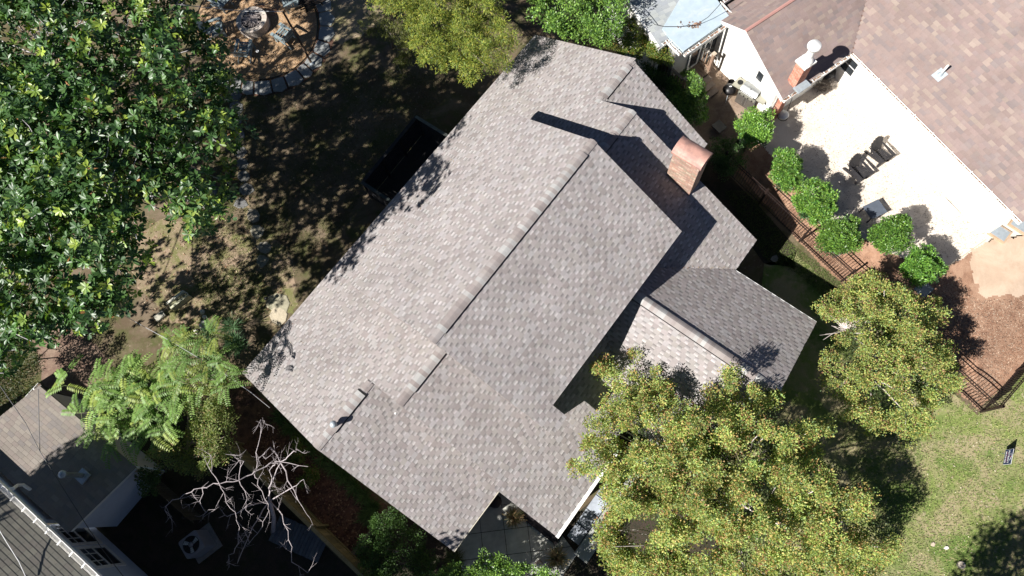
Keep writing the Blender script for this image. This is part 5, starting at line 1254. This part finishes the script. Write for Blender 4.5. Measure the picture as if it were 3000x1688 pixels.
def lobes(poly, nlobe, rl, per, zf, dz):
    c = inpoly(poly, nlobe*6); keep = [c[0]]
    for q in c[1:]:
        if len(keep) < nlobe and min(np.hypot(*(q-k)) for k in keep) > rl*.82: keep.append(q)
    k = np.array(keep); n = len(k); a = RNG.uniform(0, 2*PI, n*per); r_ = np.sqrt(RNG.random(n*per)); R_ = np.repeat(rl*RNG.uniform(.65, 1.15, n), per); st = np.repeat(RNG.uniform(.7, 1.3, n), per)
    p = np.repeat(k, per, axis=0)+np.stack([np.cos(a)*r_*R_*st, np.sin(a)*r_*R_/st], 1); z = zf(np.repeat(k, per, axis=0))+np.repeat(RNG.uniform(-dz, dz, n), per)-.95*r_**2
    return p, z
px = dens_filter(inpoly(PM, 1450), [(2130, 1290, 40), (2020, 1300, 30), (1980, 1190, 26), (2330, 1320, 40), (2090, 1220, 30), (1850, 1560, 55), (1930, 1420, 22), (2250, 1560, 22), (2420, 1440, 24), (1890, 1230, 24), (1690, 1340, 22), (2180, 1430, 20), (2060, 1480, 18), (2520, 1620, 20), (2340, 1480, 20), (1960, 1580, 20), (1770, 1475, 45)])
zf1 = dome(2080, 1360, 560, 430, 6.5, 2.6)
zf1b = lambda p: zf1(p)+.35*np.sin(p[:, 0]/47.)*np.cos(p[:, 1]/41.)
px, zz1 = lobes(PM, 150, 37, 9, zf1, .65)
C1 = crown(m1, px, lambda p: zz1, 105, .30, .075, .040, MYR, MW, tips=TIP, zj=.16, clv=.3)
limbs(m1, P(2170, 1490, 0), P(2160, 1470, 2.2), [tuple(c-np.array([0, 0, .2])) for c in C1[RNG.choice(len(C1), 120, replace=False)]], .13, pale_bark, tr=.025)
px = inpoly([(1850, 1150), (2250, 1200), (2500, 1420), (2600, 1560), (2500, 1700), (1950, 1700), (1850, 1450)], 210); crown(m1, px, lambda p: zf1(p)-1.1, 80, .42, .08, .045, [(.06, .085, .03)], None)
m2 = thing('crape_myrtle', 'rounded yellow green tree crown at the right between the roof gable and the fence corner', 'tree', P(2560, 1060))
PM2 = [(2390, 885), (2450, 905), (2470, 830), (2530, 805), (2600, 830), (2660, 860), (2740, 880), (2760, 960), (2790, 1060), (2800, 1120), (2750, 1200), (2740, 1250), (2640, 1260), (2540, 1240), (2480, 1200), (2430, 1100), (2420, 1020), (2450, 980), (2400, 930)]
px = dens_filter(inpoly(PM2, 560), [(2480, 960, 34), (2500, 1090, 16), (2640, 1060, 14), (2570, 920, 14), (2690, 1150, 14)]); zf2 = dome(2590, 1030, 210, 230, 4.9, 1.4)
px, zz2 = lobes(PM2, 62, 31, 9, zf2, .45)
C2 = crown(m2, px, lambda p: zz2, 105, .29, .066, .037, MYR, MW, zj=.1, tips=([(.26, .13, .08), (.20, .09, .07), (.30, .18, .08)], .12))
limbs(m2, P(2560, 1060, 0), P(2540, 1020, 2.0), [tuple(c-np.array([0, 0, .15])) for c in C2[RNG.choice(len(C2), 70, replace=False)]], .11, pale_bark, tr=.03)
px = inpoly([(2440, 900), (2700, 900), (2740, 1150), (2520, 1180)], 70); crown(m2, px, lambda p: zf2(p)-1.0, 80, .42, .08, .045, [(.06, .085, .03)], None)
mb = MB()
for k in range(26):
    a = P(2478+random.uniform(-6, 6), 965+random.uniform(-6, 6), 3.4); an = random.uniform(-.6, 3.8); l = random.uniform(.5, 1.1); d = Vector((math.cos(an), math.sin(an), random.uniform(.1, .5)))*l
    mb.tube([a, a+d*.5+Vector((random.uniform(-.08, .08), random.uniform(-.08, .08), .02)), a+d], .020, .006, k=5)
bt = mb.build('bare_twigs', pale_bark, m2); bt['kind'] = 'stuff'
# --- row of small round evergreen trees
HOL = [(.13, .27, .042), (.095, .21, .036), (.18, .32, .05), (.22, .36, .06), (.07, .165, .045)]
shr = [(2215, 373, 58, 62, 3.0, 'round bright green shrub tree beside the brick pier, topmost of the row'), (2305, 495, 52, 70, 2.9, 'tall narrow green shrub tree below the topmost one beside the gravel shadow'), (2392, 588, 68, 66, 3.0, 'large round green shrub tree third from the top of the row'),
       (2462, 692, 70, 62, 2.9, 'round green shrub tree over the metal fence left of the dark table'), (2612, 685, 68, 66, 3.1, 'round green shrub tree right of the dark table'), (2702, 775, 66, 60, 2.9, 'round green shrub tree at the lower right end of the row')]
for (u, v, ru, rv, zt, lab) in shr:
    g_ = G(u-22, v+62); t = thing('shrub_tree', lab, 'shrub', g_, group='row of round evergreen shrubs')
    an = RNG.uniform(0, 2*PI, 95); rr_ = np.sqrt(RNG.random(95))*1.0; pxs = np.stack([u+ru*.86*rr_*np.cos(an)*(1+.16*np.sin(3*an+u)+.07*np.sin(7*an+v)), v+rv*.86*rr_*np.sin(an)*(1+.18*np.cos(2*an+v)+.06*np.sin(5*an))], 1)
    zf = dome(u, v, ru, rv, zt, .55)
    hv_ = random.uniform(.78, 1.12); Cc = crown(t, pxs, zf, random.randint(85, 125), random.uniform(.17, .24), .078, .036, [tuple(x*hv_*random.uniform(.92, 1.08) for x in c) for c in HOL], [.3, .25, .22, .13, .10], mat=gloss_leaf_m, zj=random.uniform(.10, .26), up_=.6)
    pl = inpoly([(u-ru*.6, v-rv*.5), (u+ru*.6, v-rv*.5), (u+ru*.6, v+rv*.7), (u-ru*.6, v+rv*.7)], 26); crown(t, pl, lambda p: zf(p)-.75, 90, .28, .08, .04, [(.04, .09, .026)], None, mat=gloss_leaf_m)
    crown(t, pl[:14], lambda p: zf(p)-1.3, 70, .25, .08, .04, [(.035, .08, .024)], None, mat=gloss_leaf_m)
    limbs(t, g_, Vector((g_.x, g_.y, g_.z+1.0)), [tuple(c-np.array([0, 0, .1])) for c in Cc[:14]], .05, bark_m, tr=.02)
def bush(name, label, cat, poly, n, zf, nper, r_, ln, wd, cols, wts=None, mat=leaf_m, base=None, lim=10, tips=None, gaps=(), bk_=bark_m, lob=None, **kw):
    b = base or (sum(p[0] for p in poly)/len(poly), sum(p[1] for p in poly)/len(poly)); g_ = P(b[0], b[1]); t = thing(name, label, cat, g_)
    if lob: pxs, zl_ = lobes(poly, lob[0], lob[1], lob[2], zf, lob[3]); zf = lambda p: zl_
    else: pxs = dens_filter(inpoly(poly, n), gaps)
    C = crown(t, pxs, zf, nper, r_, ln, wd, cols, wts, mat=mat, tips=tips, **kw)
    if lim: limbs(t, g_, Vector((g_.x, g_.y, max(.2, float(C[:, 2].min())*.55))), [tuple(c-np.array([0, 0, .1])) for c in C[RNG.choice(len(C), min(lim, len(C)), replace=False)]], .03+.012*float(C[:, 2].max()), bk_, tr=.02)
    return t
cz = lambda z, s_=0.0, u0=0, v0=0: (lambda p: np.full(len(p), float(z))+s_*((p[:, 0]-u0)))
# --- willow oak at the top
OAK = [(.24, .28, .045), (.165, .22, .042), (.31, .32, .055), (.115, .165, .036), (.35, .30, .055)]
PO = [(1060, -80), (1100, 0), (1190, 40), (1205, 130), (1225, 185), (1330, 165), (1355, 235), (1410, 205), (1470, 175), (1495, 110), (1490, 30), (1520, -80)]
bush('willow_oak', 'yellow green narrow leaved tree hanging over the upper left roof edge', 'tree', PO, 430, lambda p: 5.6-.0016*(p[:, 1]), 92, .28, .125, .024, OAK, [.26, .28, .18, .20, .08], base=(1290, 60), lim=80, lob=(62, 33, 8, .5), clv=.32, gaps=[(1240, 110, 22), (1400, 90, 16), (1090, 90, 24)], out=.8, up_=.1)
bush('willow_oak', 'olive narrow leaved sapling left of the willow tree over the sandy patch', 'tree', [(1060, 40), (1180, 60), (1210, 160), (1180, 230), (1160, 140), (1050, 90)], 60, cz(3.0), 75, .30, .10, .020, [(.10, .12, .03), (.13, .14, .03)], base=(1150, 140), lim=22)
# --- broadleaf bushes between house and white wall
LAU = [(.15, .27, .045), (.115, .215, .042), (.20, .33, .055), (.075, .16, .042)]
bush('laurel_tree', 'bright green broadleaf tree crowding the top gable of the main roof', 'tree', [(1560, -80), (1850, -80), (1820, 30), (1830, 90), (1760, 130), (1700, 120), (1640, 100), (1580, 80), (1545, 30)], 260, lambda p: 4.2+.3*np.sin(p[:, 0]/29)*np.cos(p[:, 1]/31), 85, .30, .10, .05, LAU, [.3, .3, .2, .2], mat=gloss_leaf_m, base=(1700, 20), lim=50, gaps=[(1665, 60, 18), (1740, 20, 16)])
bush('ivy_bush', 'yellowish green climbing bush against the white gable wall', 'shrub', [(1760, 110), (1850, 50), (1900, 130), (1970, 160), (1965, 185), (1880, 165), (1810, 160)], 110, cz(2.9), 95, .24, .07, .035, [(.13, .18, .03), (.18, .20, .04), (.09, .14, .03)], lim=20, tips=([(.35, .2, .05)], .08), base=(1880, 140))
bush('dark_shrub', 'large dark shrub with a bright sunlit top tuft between the roof and the gas grill', 'shrub', [(1960, 230), (2020, 205), (2060, 260), (2070, 330), (2040, 380), (1990, 330), (1950, 270)], 110, lambda p: 1.35+1.5*np.exp(-((p[:, 0]-2042)/22.)**2-((p[:, 1]-250)/34.)**2), 105, .28, .085, .042, LAU, [.2, .3, .2, .3], mat=gloss_leaf_m, lim=16)
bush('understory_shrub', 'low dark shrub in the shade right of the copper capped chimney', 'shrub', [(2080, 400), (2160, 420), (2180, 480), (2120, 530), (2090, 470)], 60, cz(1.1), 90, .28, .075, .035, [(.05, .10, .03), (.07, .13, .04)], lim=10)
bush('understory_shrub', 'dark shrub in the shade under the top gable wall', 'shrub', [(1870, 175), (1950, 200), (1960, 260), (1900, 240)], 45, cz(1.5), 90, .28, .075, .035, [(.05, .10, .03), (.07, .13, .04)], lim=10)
# --- bushes at the bottom
bush('boxwood_bush', 'dark green bush under the lowest corner of the main roof', 'shrub', [(1090, 1520), (1150, 1490), (1240, 1560), (1280, 1640), (1260, 1720), (1080, 1720), (1050, 1620)], 130, cz(1.7), 110, .30, .070, .034, [(.050, .105, .022), (.07, .13, .028), (.04, .085, .022)], lim=14, gaps=[(1180, 1640, 14)])
bush('holly_bush', 'bright green glossy bush at the bottom edge below the concrete patio', 'shrub', [(1310, 1650), (1380, 1650), (1440, 1605), (1480, 1640), (1560, 1665), (1640, 1690), (1640, 1900), (1180, 1950), (1230, 1700)], 330, cz(2.6), 100, .24, .080, .040, LAU, [.35, .25, .25, .15], mat=gloss_leaf_m, lim=20)
# --- compound-leaved tree at the left
wn = thing('sumac_tree', 'bright green tree with long feather shaped compound leaves between the two left houses', 'tree', P(430, 1180))
def fronds(t, pxs, z, n, L, lw, cols, az=None, mat=leaf_m):
    Bs, Ds, Ns, Ls, Ws, Cs = [], [], [], [], [], []; mb = MB()
    for i in range(n):
        u, v = pxs[i % len(pxs)]; zz = z+random.uniform(-.5, .5); b = P(u, v, zz); a = random.uniform(0, 2*PI) if az is None else random.gauss(az, .9); l = L*random.uniform(.7, 1.15)
        d = Vector((math.cos(a), math.sin(a), random.uniform(-.05, .35))).normalized(); s_ = Vector((-d.y, d.x, 0)).normalized(); pts = [b+d*l*f-ZV*(l*.45*f*f) for f in np.linspace(0, 1, 7)]; mb.tube(pts, .008, .003, k=4)
        c = np.array(random.choice(cols)); m_ = 11
        for k in range(m_):
            f = .16+.84*k/(m_-1); p = b+d*l*f-ZV*(l*.45*f*f)
            for sg_ in (-1, 1):
                Bs.append(tuple(p)); Ds.append(tuple(s_*sg_+d*.35-ZV*.25+Vector((0, 0, random.uniform(-.12, .12))))); Ns.append((random.uniform(-.2, .2), random.uniform(-.2, .2), 1)); Ls.append(lw*(1-.45*abs(f-.45))); Ws.append(lw*.36); Cs.append(c*(1+random.uniform(-.12, .12)))
    leaf_mesh('foliage', np.array(Bs), np.array(Ds), np.array(Ns), np.array(Ls), np.array(Ws), np.clip(np.array(Cs), 0, 1), mat, t, cup=.04)
    st2 = mb.build('leaf_stalks', leafstalk_m, t); st2['kind'] = 'stuff'
leafstalk_m = plain('green_stalk', (.16, .20, .07), .7)
pxs = inpoly([(180, 1090), (330, 1060), (480, 1080), (560, 1130), (540, 1240), (420, 1290), (300, 1290), (190, 1180)], 80)
fronds(wn, pxs, 3.4, 215, .85, .17, [(.18, .30, .07), (.22, .34, .085), (.145, .25, .06), (.29, .36, .08)])
pxs2 = inpoly([(500, 980), (620, 960), (700, 1050), (650, 1150), (520, 1120), (480, 1040)], 40)
fronds(wn, pxs2, 4.8, 105, .75, .14, [(.12, .21, .055), (.15, .25, .06), (.22, .26, .06)])
limbs(wn, P(470, 1200, 0), P(440, 1180, 1.8), [tuple(P(u, v, 3.0)) for u, v in pxs[:22]]+[tuple(P(u, v, 4.4)) for u, v in pxs2[:10]], .07, bark_m, tr=.02)
bush('privet_bush', 'loose olive green bush with dry tips right of the feathery leaved tree', 'shrub', [(500, 1130), (600, 1110), (680, 1190), (690, 1300), (660, 1370), (590, 1400), (500, 1370), (430, 1330), (520, 1250)], 190, lambda p: 2.9+.3*np.sin(p[:, 0]/23.), 80, .28, .075, .040, [(.19, .25, .07), (.15, .20, .06), (.25, .26, .09)], lim=30, tips=([(.3, .22, .13), (.33, .26, .12)], .14), gaps=[(560, 1300, 20), (640, 1250, 14)], base=(600, 1300))
bush('ivy_bush', 'small leafy climber at the corner of the pale blue wing', 'shrub', [(400, 1380), (470, 1370), (470, 1440), (410, 1450)], 26, cz(1.9), 60, .22, .075, .045, [(.09, .14, .04), (.06, .11, .04)], lim=6)
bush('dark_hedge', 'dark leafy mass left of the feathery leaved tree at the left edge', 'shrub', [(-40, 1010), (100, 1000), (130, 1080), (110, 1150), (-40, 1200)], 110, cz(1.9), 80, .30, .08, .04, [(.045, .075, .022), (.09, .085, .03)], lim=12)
# spiky grass-like plants
def tuft(u, v, r_, n, cols, label, cat='plant', name='grass_clump', group=None, z=.1, h=.6):
    p = P(u, v); t = thing(name, label, cat, p, group=group); B = np.tile(np.array(p+ZV*z), (n, 1))+RNG.normal(0, r_*.12, (n, 3))*np.array([1, 1, .2]); an = RNG.uniform(0, 2*PI, n); el = RNG.uniform(.15, 1.2, n)
    D = np.stack([np.cos(an)*np.cos(el), np.sin(an)*np.cos(el), np.sin(el)*h], 1); leaf_mesh('blades', B, D, np.tile([0, 0, 1.], (n, 1))+rdir(n)*.2, RNG.uniform(.6, 1.1, n)*r_, np.full(n, .016)*(.7+r_), pal(n, cols), leaf_m, t)
    return t
LIR = [(.065, .13, .035), (.09, .16, .05), (.045, .10, .03)]
YU = [(.10, .20, .09), (.14, .24, .12), (.08, .16, .06)]
for i, (u, v) in enumerate([(648, 985), (700, 970), (706, 1010), (718, 1025)]): tuft(u, v, .62, 170, YU, 'spiky blue green plant by the left roof corner, '+ORD[i]+' from the left', group='spiky plants by the roof corner', z=.7, h=.7)
for i, (u, v) in enumerate([(830, 1215), (862, 1245), (895, 1275), (925, 1305), (955, 1335), (985, 1362), (1015, 1390), (1045, 1418), (1075, 1445), (1100, 1480), (1085, 1505)]):
    tuft(u-6, v+8, .52, 190, LIR, 'dark strappy grass clump, '+ORD[i]+' from the top of the row under the left eave', group='row of strappy grass clumps', z=.05)
tuft(1330, 1640, .55, 190, [(.10, .12, .04), (.13, .14, .05)], 'olive grassy clump by the concrete patio under the lowest roof corner')
tuft(2010, 1560, .4, 60, [(.2, .28, .08)], 'light green strappy plant beneath the big crown') 
for (u, v, lab) in ((865, 1318, 'small green shrub in the leaf littered bed nearer the picket fence'), (905, 1395, 'small green shrub with dried flower heads in the leaf littered bed')):
    bush('flower_shrub', lab, 'shrub', poly_px(u, v, 34, 8), 22, cz(.55), 70, .18, .07, .045, [(.09, .15, .03), (.12, .18, .035)], lim=5, tips=([(.30, .2, .1)], .10))

# --- the bare tree at the bottom left
bt = thing('bare_tree', 'leafless tree with curling pale grey branches at the bottom left', 'tree', P(760, 1560))
mb_l = []
def branch(mb, p, d, l, r_, dep):
    n = 5; pts = [p]; dd_ = d.copy(); q = p
    bend = Vector((random.uniform(-.5, .5), random.uniform(-.5, .5), random.uniform(-.35, .15)))
    for i in range(n): dd_ = (dd_+bend*.22+Vector((random.uniform(-.1, .1), random.uniform(-.1, .1), random.uniform(-.06, .06)))).normalized(); q = q+dd_*l/n; pts.append(q)
    mb.tube(pts, r_, r_*.42, k=5)
    if dep > 0:
        for k in range(random.choice((2, 3, 3, 4))):
            i = random.randrange(1, n+1); a = Vector((random.uniform(-1, 1), random.uniform(-1, 1), random.uniform(-.3, .4))); branch(mb, pts[i], (dd_*.6+a*.9).normalized(), l*random.uniform(.42, .66), max(.0035, r_*.5), dep-1)
tb_ = P(800, 1560); fk = P(790, 1468, 2.5); mb = MB(); mb.tube([tb_, tb_.lerp(fk, .5)+Vector((.1, 0, 0)), fk], .09, .06, k=8); mb.build('trunk', ash_bark, bt, True)
ends = [((790, 1468, 2.5), (790, 1428, 2.9), (821, 1354, 3.3), (751, 1376, 3.6), (701, 1409, 3.8), (642, 1416, 4.0), (592, 1429, 4.0), (538, 1451, 4.0), (503, 1468, 4.0), (484, 1486, 4.0), (494, 1516, 3.9)),
        ((642, 1416, 4.0), (659, 1449, 3.9), (686, 1503, 3.8), (699, 1542, 3.8), (696, 1597, 3.7), (674, 1629, 3.7), (668, 1654, 3.6)), ((790, 1468, 2.5), (726, 1488, 3.2), (681, 1505, 3.4), (642, 1514, 3.5)),
        ((743, 1382, 3.6), (758, 1424, 3.5), (785, 1473, 3.4), (785, 1513, 3.4), (755, 1565, 3.4), (728, 1597, 3.4)), ((751, 1376, 3.6), (753, 1304, 4.0), (767, 1235, 4.2), (785, 1240, 4.2)),
        ((821, 1354, 3.3), (860, 1325, 3.9), (872, 1318, 4.0)), ((821, 1354, 3.3), (860, 1440, 3.6), (899, 1514, 3.6)), ((821, 1354, 3.3), (790, 1310, 3.8), (774, 1330, 3.9), (776, 1350, 3.9)),
        ((790, 1468, 2.5), (825, 1514, 3.0), (848, 1584, 3.3), (860, 1642, 3.4), (906, 1681, 3.4)), ((790, 1468, 2.5), (794, 1374, 3.3), (813, 1350, 3.6), (905, 1372, 3.9)), ((790, 1468, 2.5), (864, 1432, 3.2), (890, 1400, 3.5)),
        ((790, 1468, 2.5), (743, 1545, 3.0), (700, 1646, 3.3)), ((701, 1409, 3.8), (712, 1350, 4.1), (690, 1338, 4.2), (665, 1335, 4.2)), ((642, 1416, 4.0), (604, 1370, 4.3), (618, 1335, 4.3)), ((592, 1429, 4.0), (588, 1480, 3.9), (600, 1505, 3.9), (640, 1488, 3.9)), ((701, 1409, 3.8), (726, 1455, 3.7), (722, 1490, 3.7))]
for e in ends:
    mb = MB(); pts = [P(*q) for q in e]; sm = [pts[0]]
    for a, b in zip(pts[:-1], pts[1:]):
        for f in (.33, .66, 1): sm.append(a.lerp(b, f)+Vector((random.uniform(-.06, .06), random.uniform(-.06, .06), random.uniform(-.03, .06))))
    mb.tube(sm, .024 if e[0][2] < 2.6 or e[0][0] == 821 else .014, .006, k=6)
    for p in sm[2::2]:
        for _ in range(1): branch(mb, p, Vector((random.uniform(-1, 1), random.uniform(-1, 1), random.uniform(-.2, .4))).normalized(), random.uniform(.25, .6), .0075, 1)
    mb.build('branch', ash_bark, bt)
# --- trees just outside the frame; the wing's is added for its shade
def farshade(name, label, ctr, r_, z, n):
    t = thing(name, label, 'tree', (ctr[0], ctr[1], 0)); m = n; C = np.array([ctr[0], ctr[1], z])+np.clip(RNG.normal(size=(m, 3)), -1.7, 1.7)*np.array([r_*.5, r_*.5, .7]); nper = 60; mm = m*nper
    B = np.repeat(C, nper, axis=0)+rdir(mm)*RNG.random((mm, 1))**.4*.5; leaf_mesh('foliage', B, rdir(mm), rdir(mm)+np.array([0, 0, 1.]), RNG.uniform(.14, .22, mm), RNG.uniform(.09, .13, mm), pal(mm, [(.07, .12, .03)]), leaf_m, t)
    limbs(t, (ctr[0], ctr[1], 0), (ctr[0], ctr[1], z*.5), [tuple(c) for c in C[:30]], .10, bark_m, tr=.02); return t
qd = P(2960, 1640); k_ = 7.0/math.tan(_e)
farshade('street_tree', 'broad tree outside the frame casting the shadow on the lawn corner', (qd.x+1.3-math.cos(_a)*k_, qd.y-1.7-math.sin(_a)*k_), 3.0, 7.0, 300)
qd = P(315, 1450, 2.5); k_ = 7.0/math.tan(_e)
farshade('added_shade_tree', 'tall dense tree added outside the frame to shade the wing of the pale blue house', (qd.x-math.cos(_a)*k_, qd.y-math.sin(_a)*k_), 2.1, 9.5, 420)  # no known tree; unseen crown added to cast shade on the wing roof
qd = P(1425, 1590); k_ = 6.2/math.tan(_e)
farshade('garden_tree', 'slender tree outside the frame shading the concrete patio', (qd.x-math.cos(_a)*k_, qd.y-math.sin(_a)*k_), 1.7, 6.2, 110)

# --- grass, chips, gravel and leaf litter as real little pieces
def scatter(name, poly, n, ln, wd, cols, mat, el=(.2, 1.2), drapeit=False, wts=None, label=None, z0=.004):
    px = inpoly(poly, n); B = Pn(px[:, 0], px[:, 1], np.zeros(n)); B[:, 2] = z0
    if drapeit:
        for i in range(n):
            g_ = G(px[i, 0], px[i, 1]); B[i] = (g_.x, g_.y, g_.z+z0+.008)
    an = RNG.uniform(0, 2*PI, n); e = RNG.uniform(el[0], el[1], n); D = np.stack([np.cos(an)*np.cos(e), np.sin(an)*np.cos(e), np.sin(e)], 1)
    o = leaf_mesh(name, B, D, np.tile([0, 0, 1.], (n, 1))+rdir(n)*.4, RNG.uniform(.6, 1.4, n)*ln, RNG.uniform(.7, 1.3, n)*wd, pal(n, cols, wts, .25), mat, None, loc=(float(B[0, 0]), float(B[0, 1]), 0))
    return o
LAWN = [(2440, 1180), (2600, 1250), (2760, 1230), (2800, 1160), (2872, 1210), (3040, 1030), (3100, 1750), (2560, 1750)]
tag(scatter('grass', LAWN, 19000, .09, .020, [(.19, .25, .07), (.24, .27, .09), (.28, .26, .13), (.13, .19, .05)], chip_m), 'short patchy green and straw coloured grass of the lower right lawn', 'grass')
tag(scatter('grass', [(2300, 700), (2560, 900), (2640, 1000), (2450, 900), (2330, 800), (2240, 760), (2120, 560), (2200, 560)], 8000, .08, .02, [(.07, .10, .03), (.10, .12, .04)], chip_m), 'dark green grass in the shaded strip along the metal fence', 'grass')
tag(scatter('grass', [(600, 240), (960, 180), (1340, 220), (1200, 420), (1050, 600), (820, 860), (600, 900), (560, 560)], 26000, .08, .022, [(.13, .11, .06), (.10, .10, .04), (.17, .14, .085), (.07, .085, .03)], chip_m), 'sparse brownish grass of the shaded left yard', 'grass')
tag(scatter('grass', [(560, 800), (760, 800), (800, 900), (700, 960), (610, 920)], 4500, .08, .014, [(.10, .14, .04), (.15, .17, .06), (.07, .10, .03)], chip_m), 'thin green grass around the bare dirt and pale stepping stones', 'grass')
LF = [(.26, .15, .09), (.20, .12, .08), (.34, .25, .17), (.14, .09, .06), (.40, .32, .22)]
tag(scatter('fallen_leaves', [(400, 640), (700, 640), (860, 900), (700, 960), (450, 960), (390, 820)], 900, .09, .05, LF, chip_m, el=(0, .4)), 'scattered brown fallen leaves on the bare dirt', 'leaves')
tag(scatter('fallen_leaves', LAWN, 420, .055, .035, [(.40, .34, .2), (.48, .44, .32), (.30, .22, .12)], chip_m, el=(0, .4), z0=.02), 'scattered pale fallen leaves on the green lawn', 'leaves')
tag(scatter('fallen_leaves', [(760, 1200), (1080, 1450), (1120, 1500), (1030, 1620), (880, 1480), (740, 1340)], 2200, .10, .06, [(.16, .09, .06), (.11, .06, .05), (.24, .16, .10), (.08, .05, .04)], chip_m, el=(0, .5), z0=.012), 'thick brown leaf litter in the bed beside the picket fence', 'leaves')
tag(scatter('fallen_leaves', [(900, 150), (1330, 200), (1150, 430), (950, 620), (700, 700), (700, 260)], 500, .075, .045, LF, chip_m, el=(0, .4)), 'sparse brown fallen leaves on the shaded left yard', 'leaves')
tag(scatter('mulch_chips', [(2780, 790), (2860, 880), (3020, 870), (3020, 1030), (2925, 1120), (2868, 1195), (2700, 1040), (2640, 900)], 9000, .07, .02, [(.26, .15, .10), (.19, .11, .07), (.34, .23, .16), (.42, .33, .25), (.14, .085, .06)], chip_m, el=(0, .35), drapeit=True), 'reddish brown bark chips of the wide mulch bed behind the fence corner', 'mulch')
tag(scatter('mulch_chips', [(2300, 520), (2470, 700), (2680, 860), (2640, 960), (2340, 700), (2180, 500)], 5000, .07, .02, [(.26, .15, .10), (.19, .11, .07), (.34, .23, .16), (.14, .085, .06)], chip_m, el=(0, .35), drapeit=True), 'reddish brown bark chips along the metal fence under the round shrubs', 'mulch')
ci_ = [(752+174*math.cos(a), 75+154*math.sin(a)) for a in [2*PI*i/24 for i in range(24)]]
tag(scatter('gravel', ci_, 15000, .045, .032, [(.42, .28, .16), (.50, .36, .23), (.34, .22, .12), (.56, .44, .32), (.26, .17, .10)], chip_m, el=(0, .5), z0=.008), 'loose golden gravel filling the fire pit circle', 'gravel')
tag(scatter('gravel', [(2300, 300), (2460, 245), (2620, 400), (2895, 690), (2790, 760), (2560, 700), (2360, 520)], 7000, .05, .03, [(.52, .45, .38), (.60, .54, .46), (.44, .37, .30), (.30, .24, .19)], chip_m, el=(0, .4), drapeit=True), 'loose pale gravel of the bright right hand yard', 'gravel')
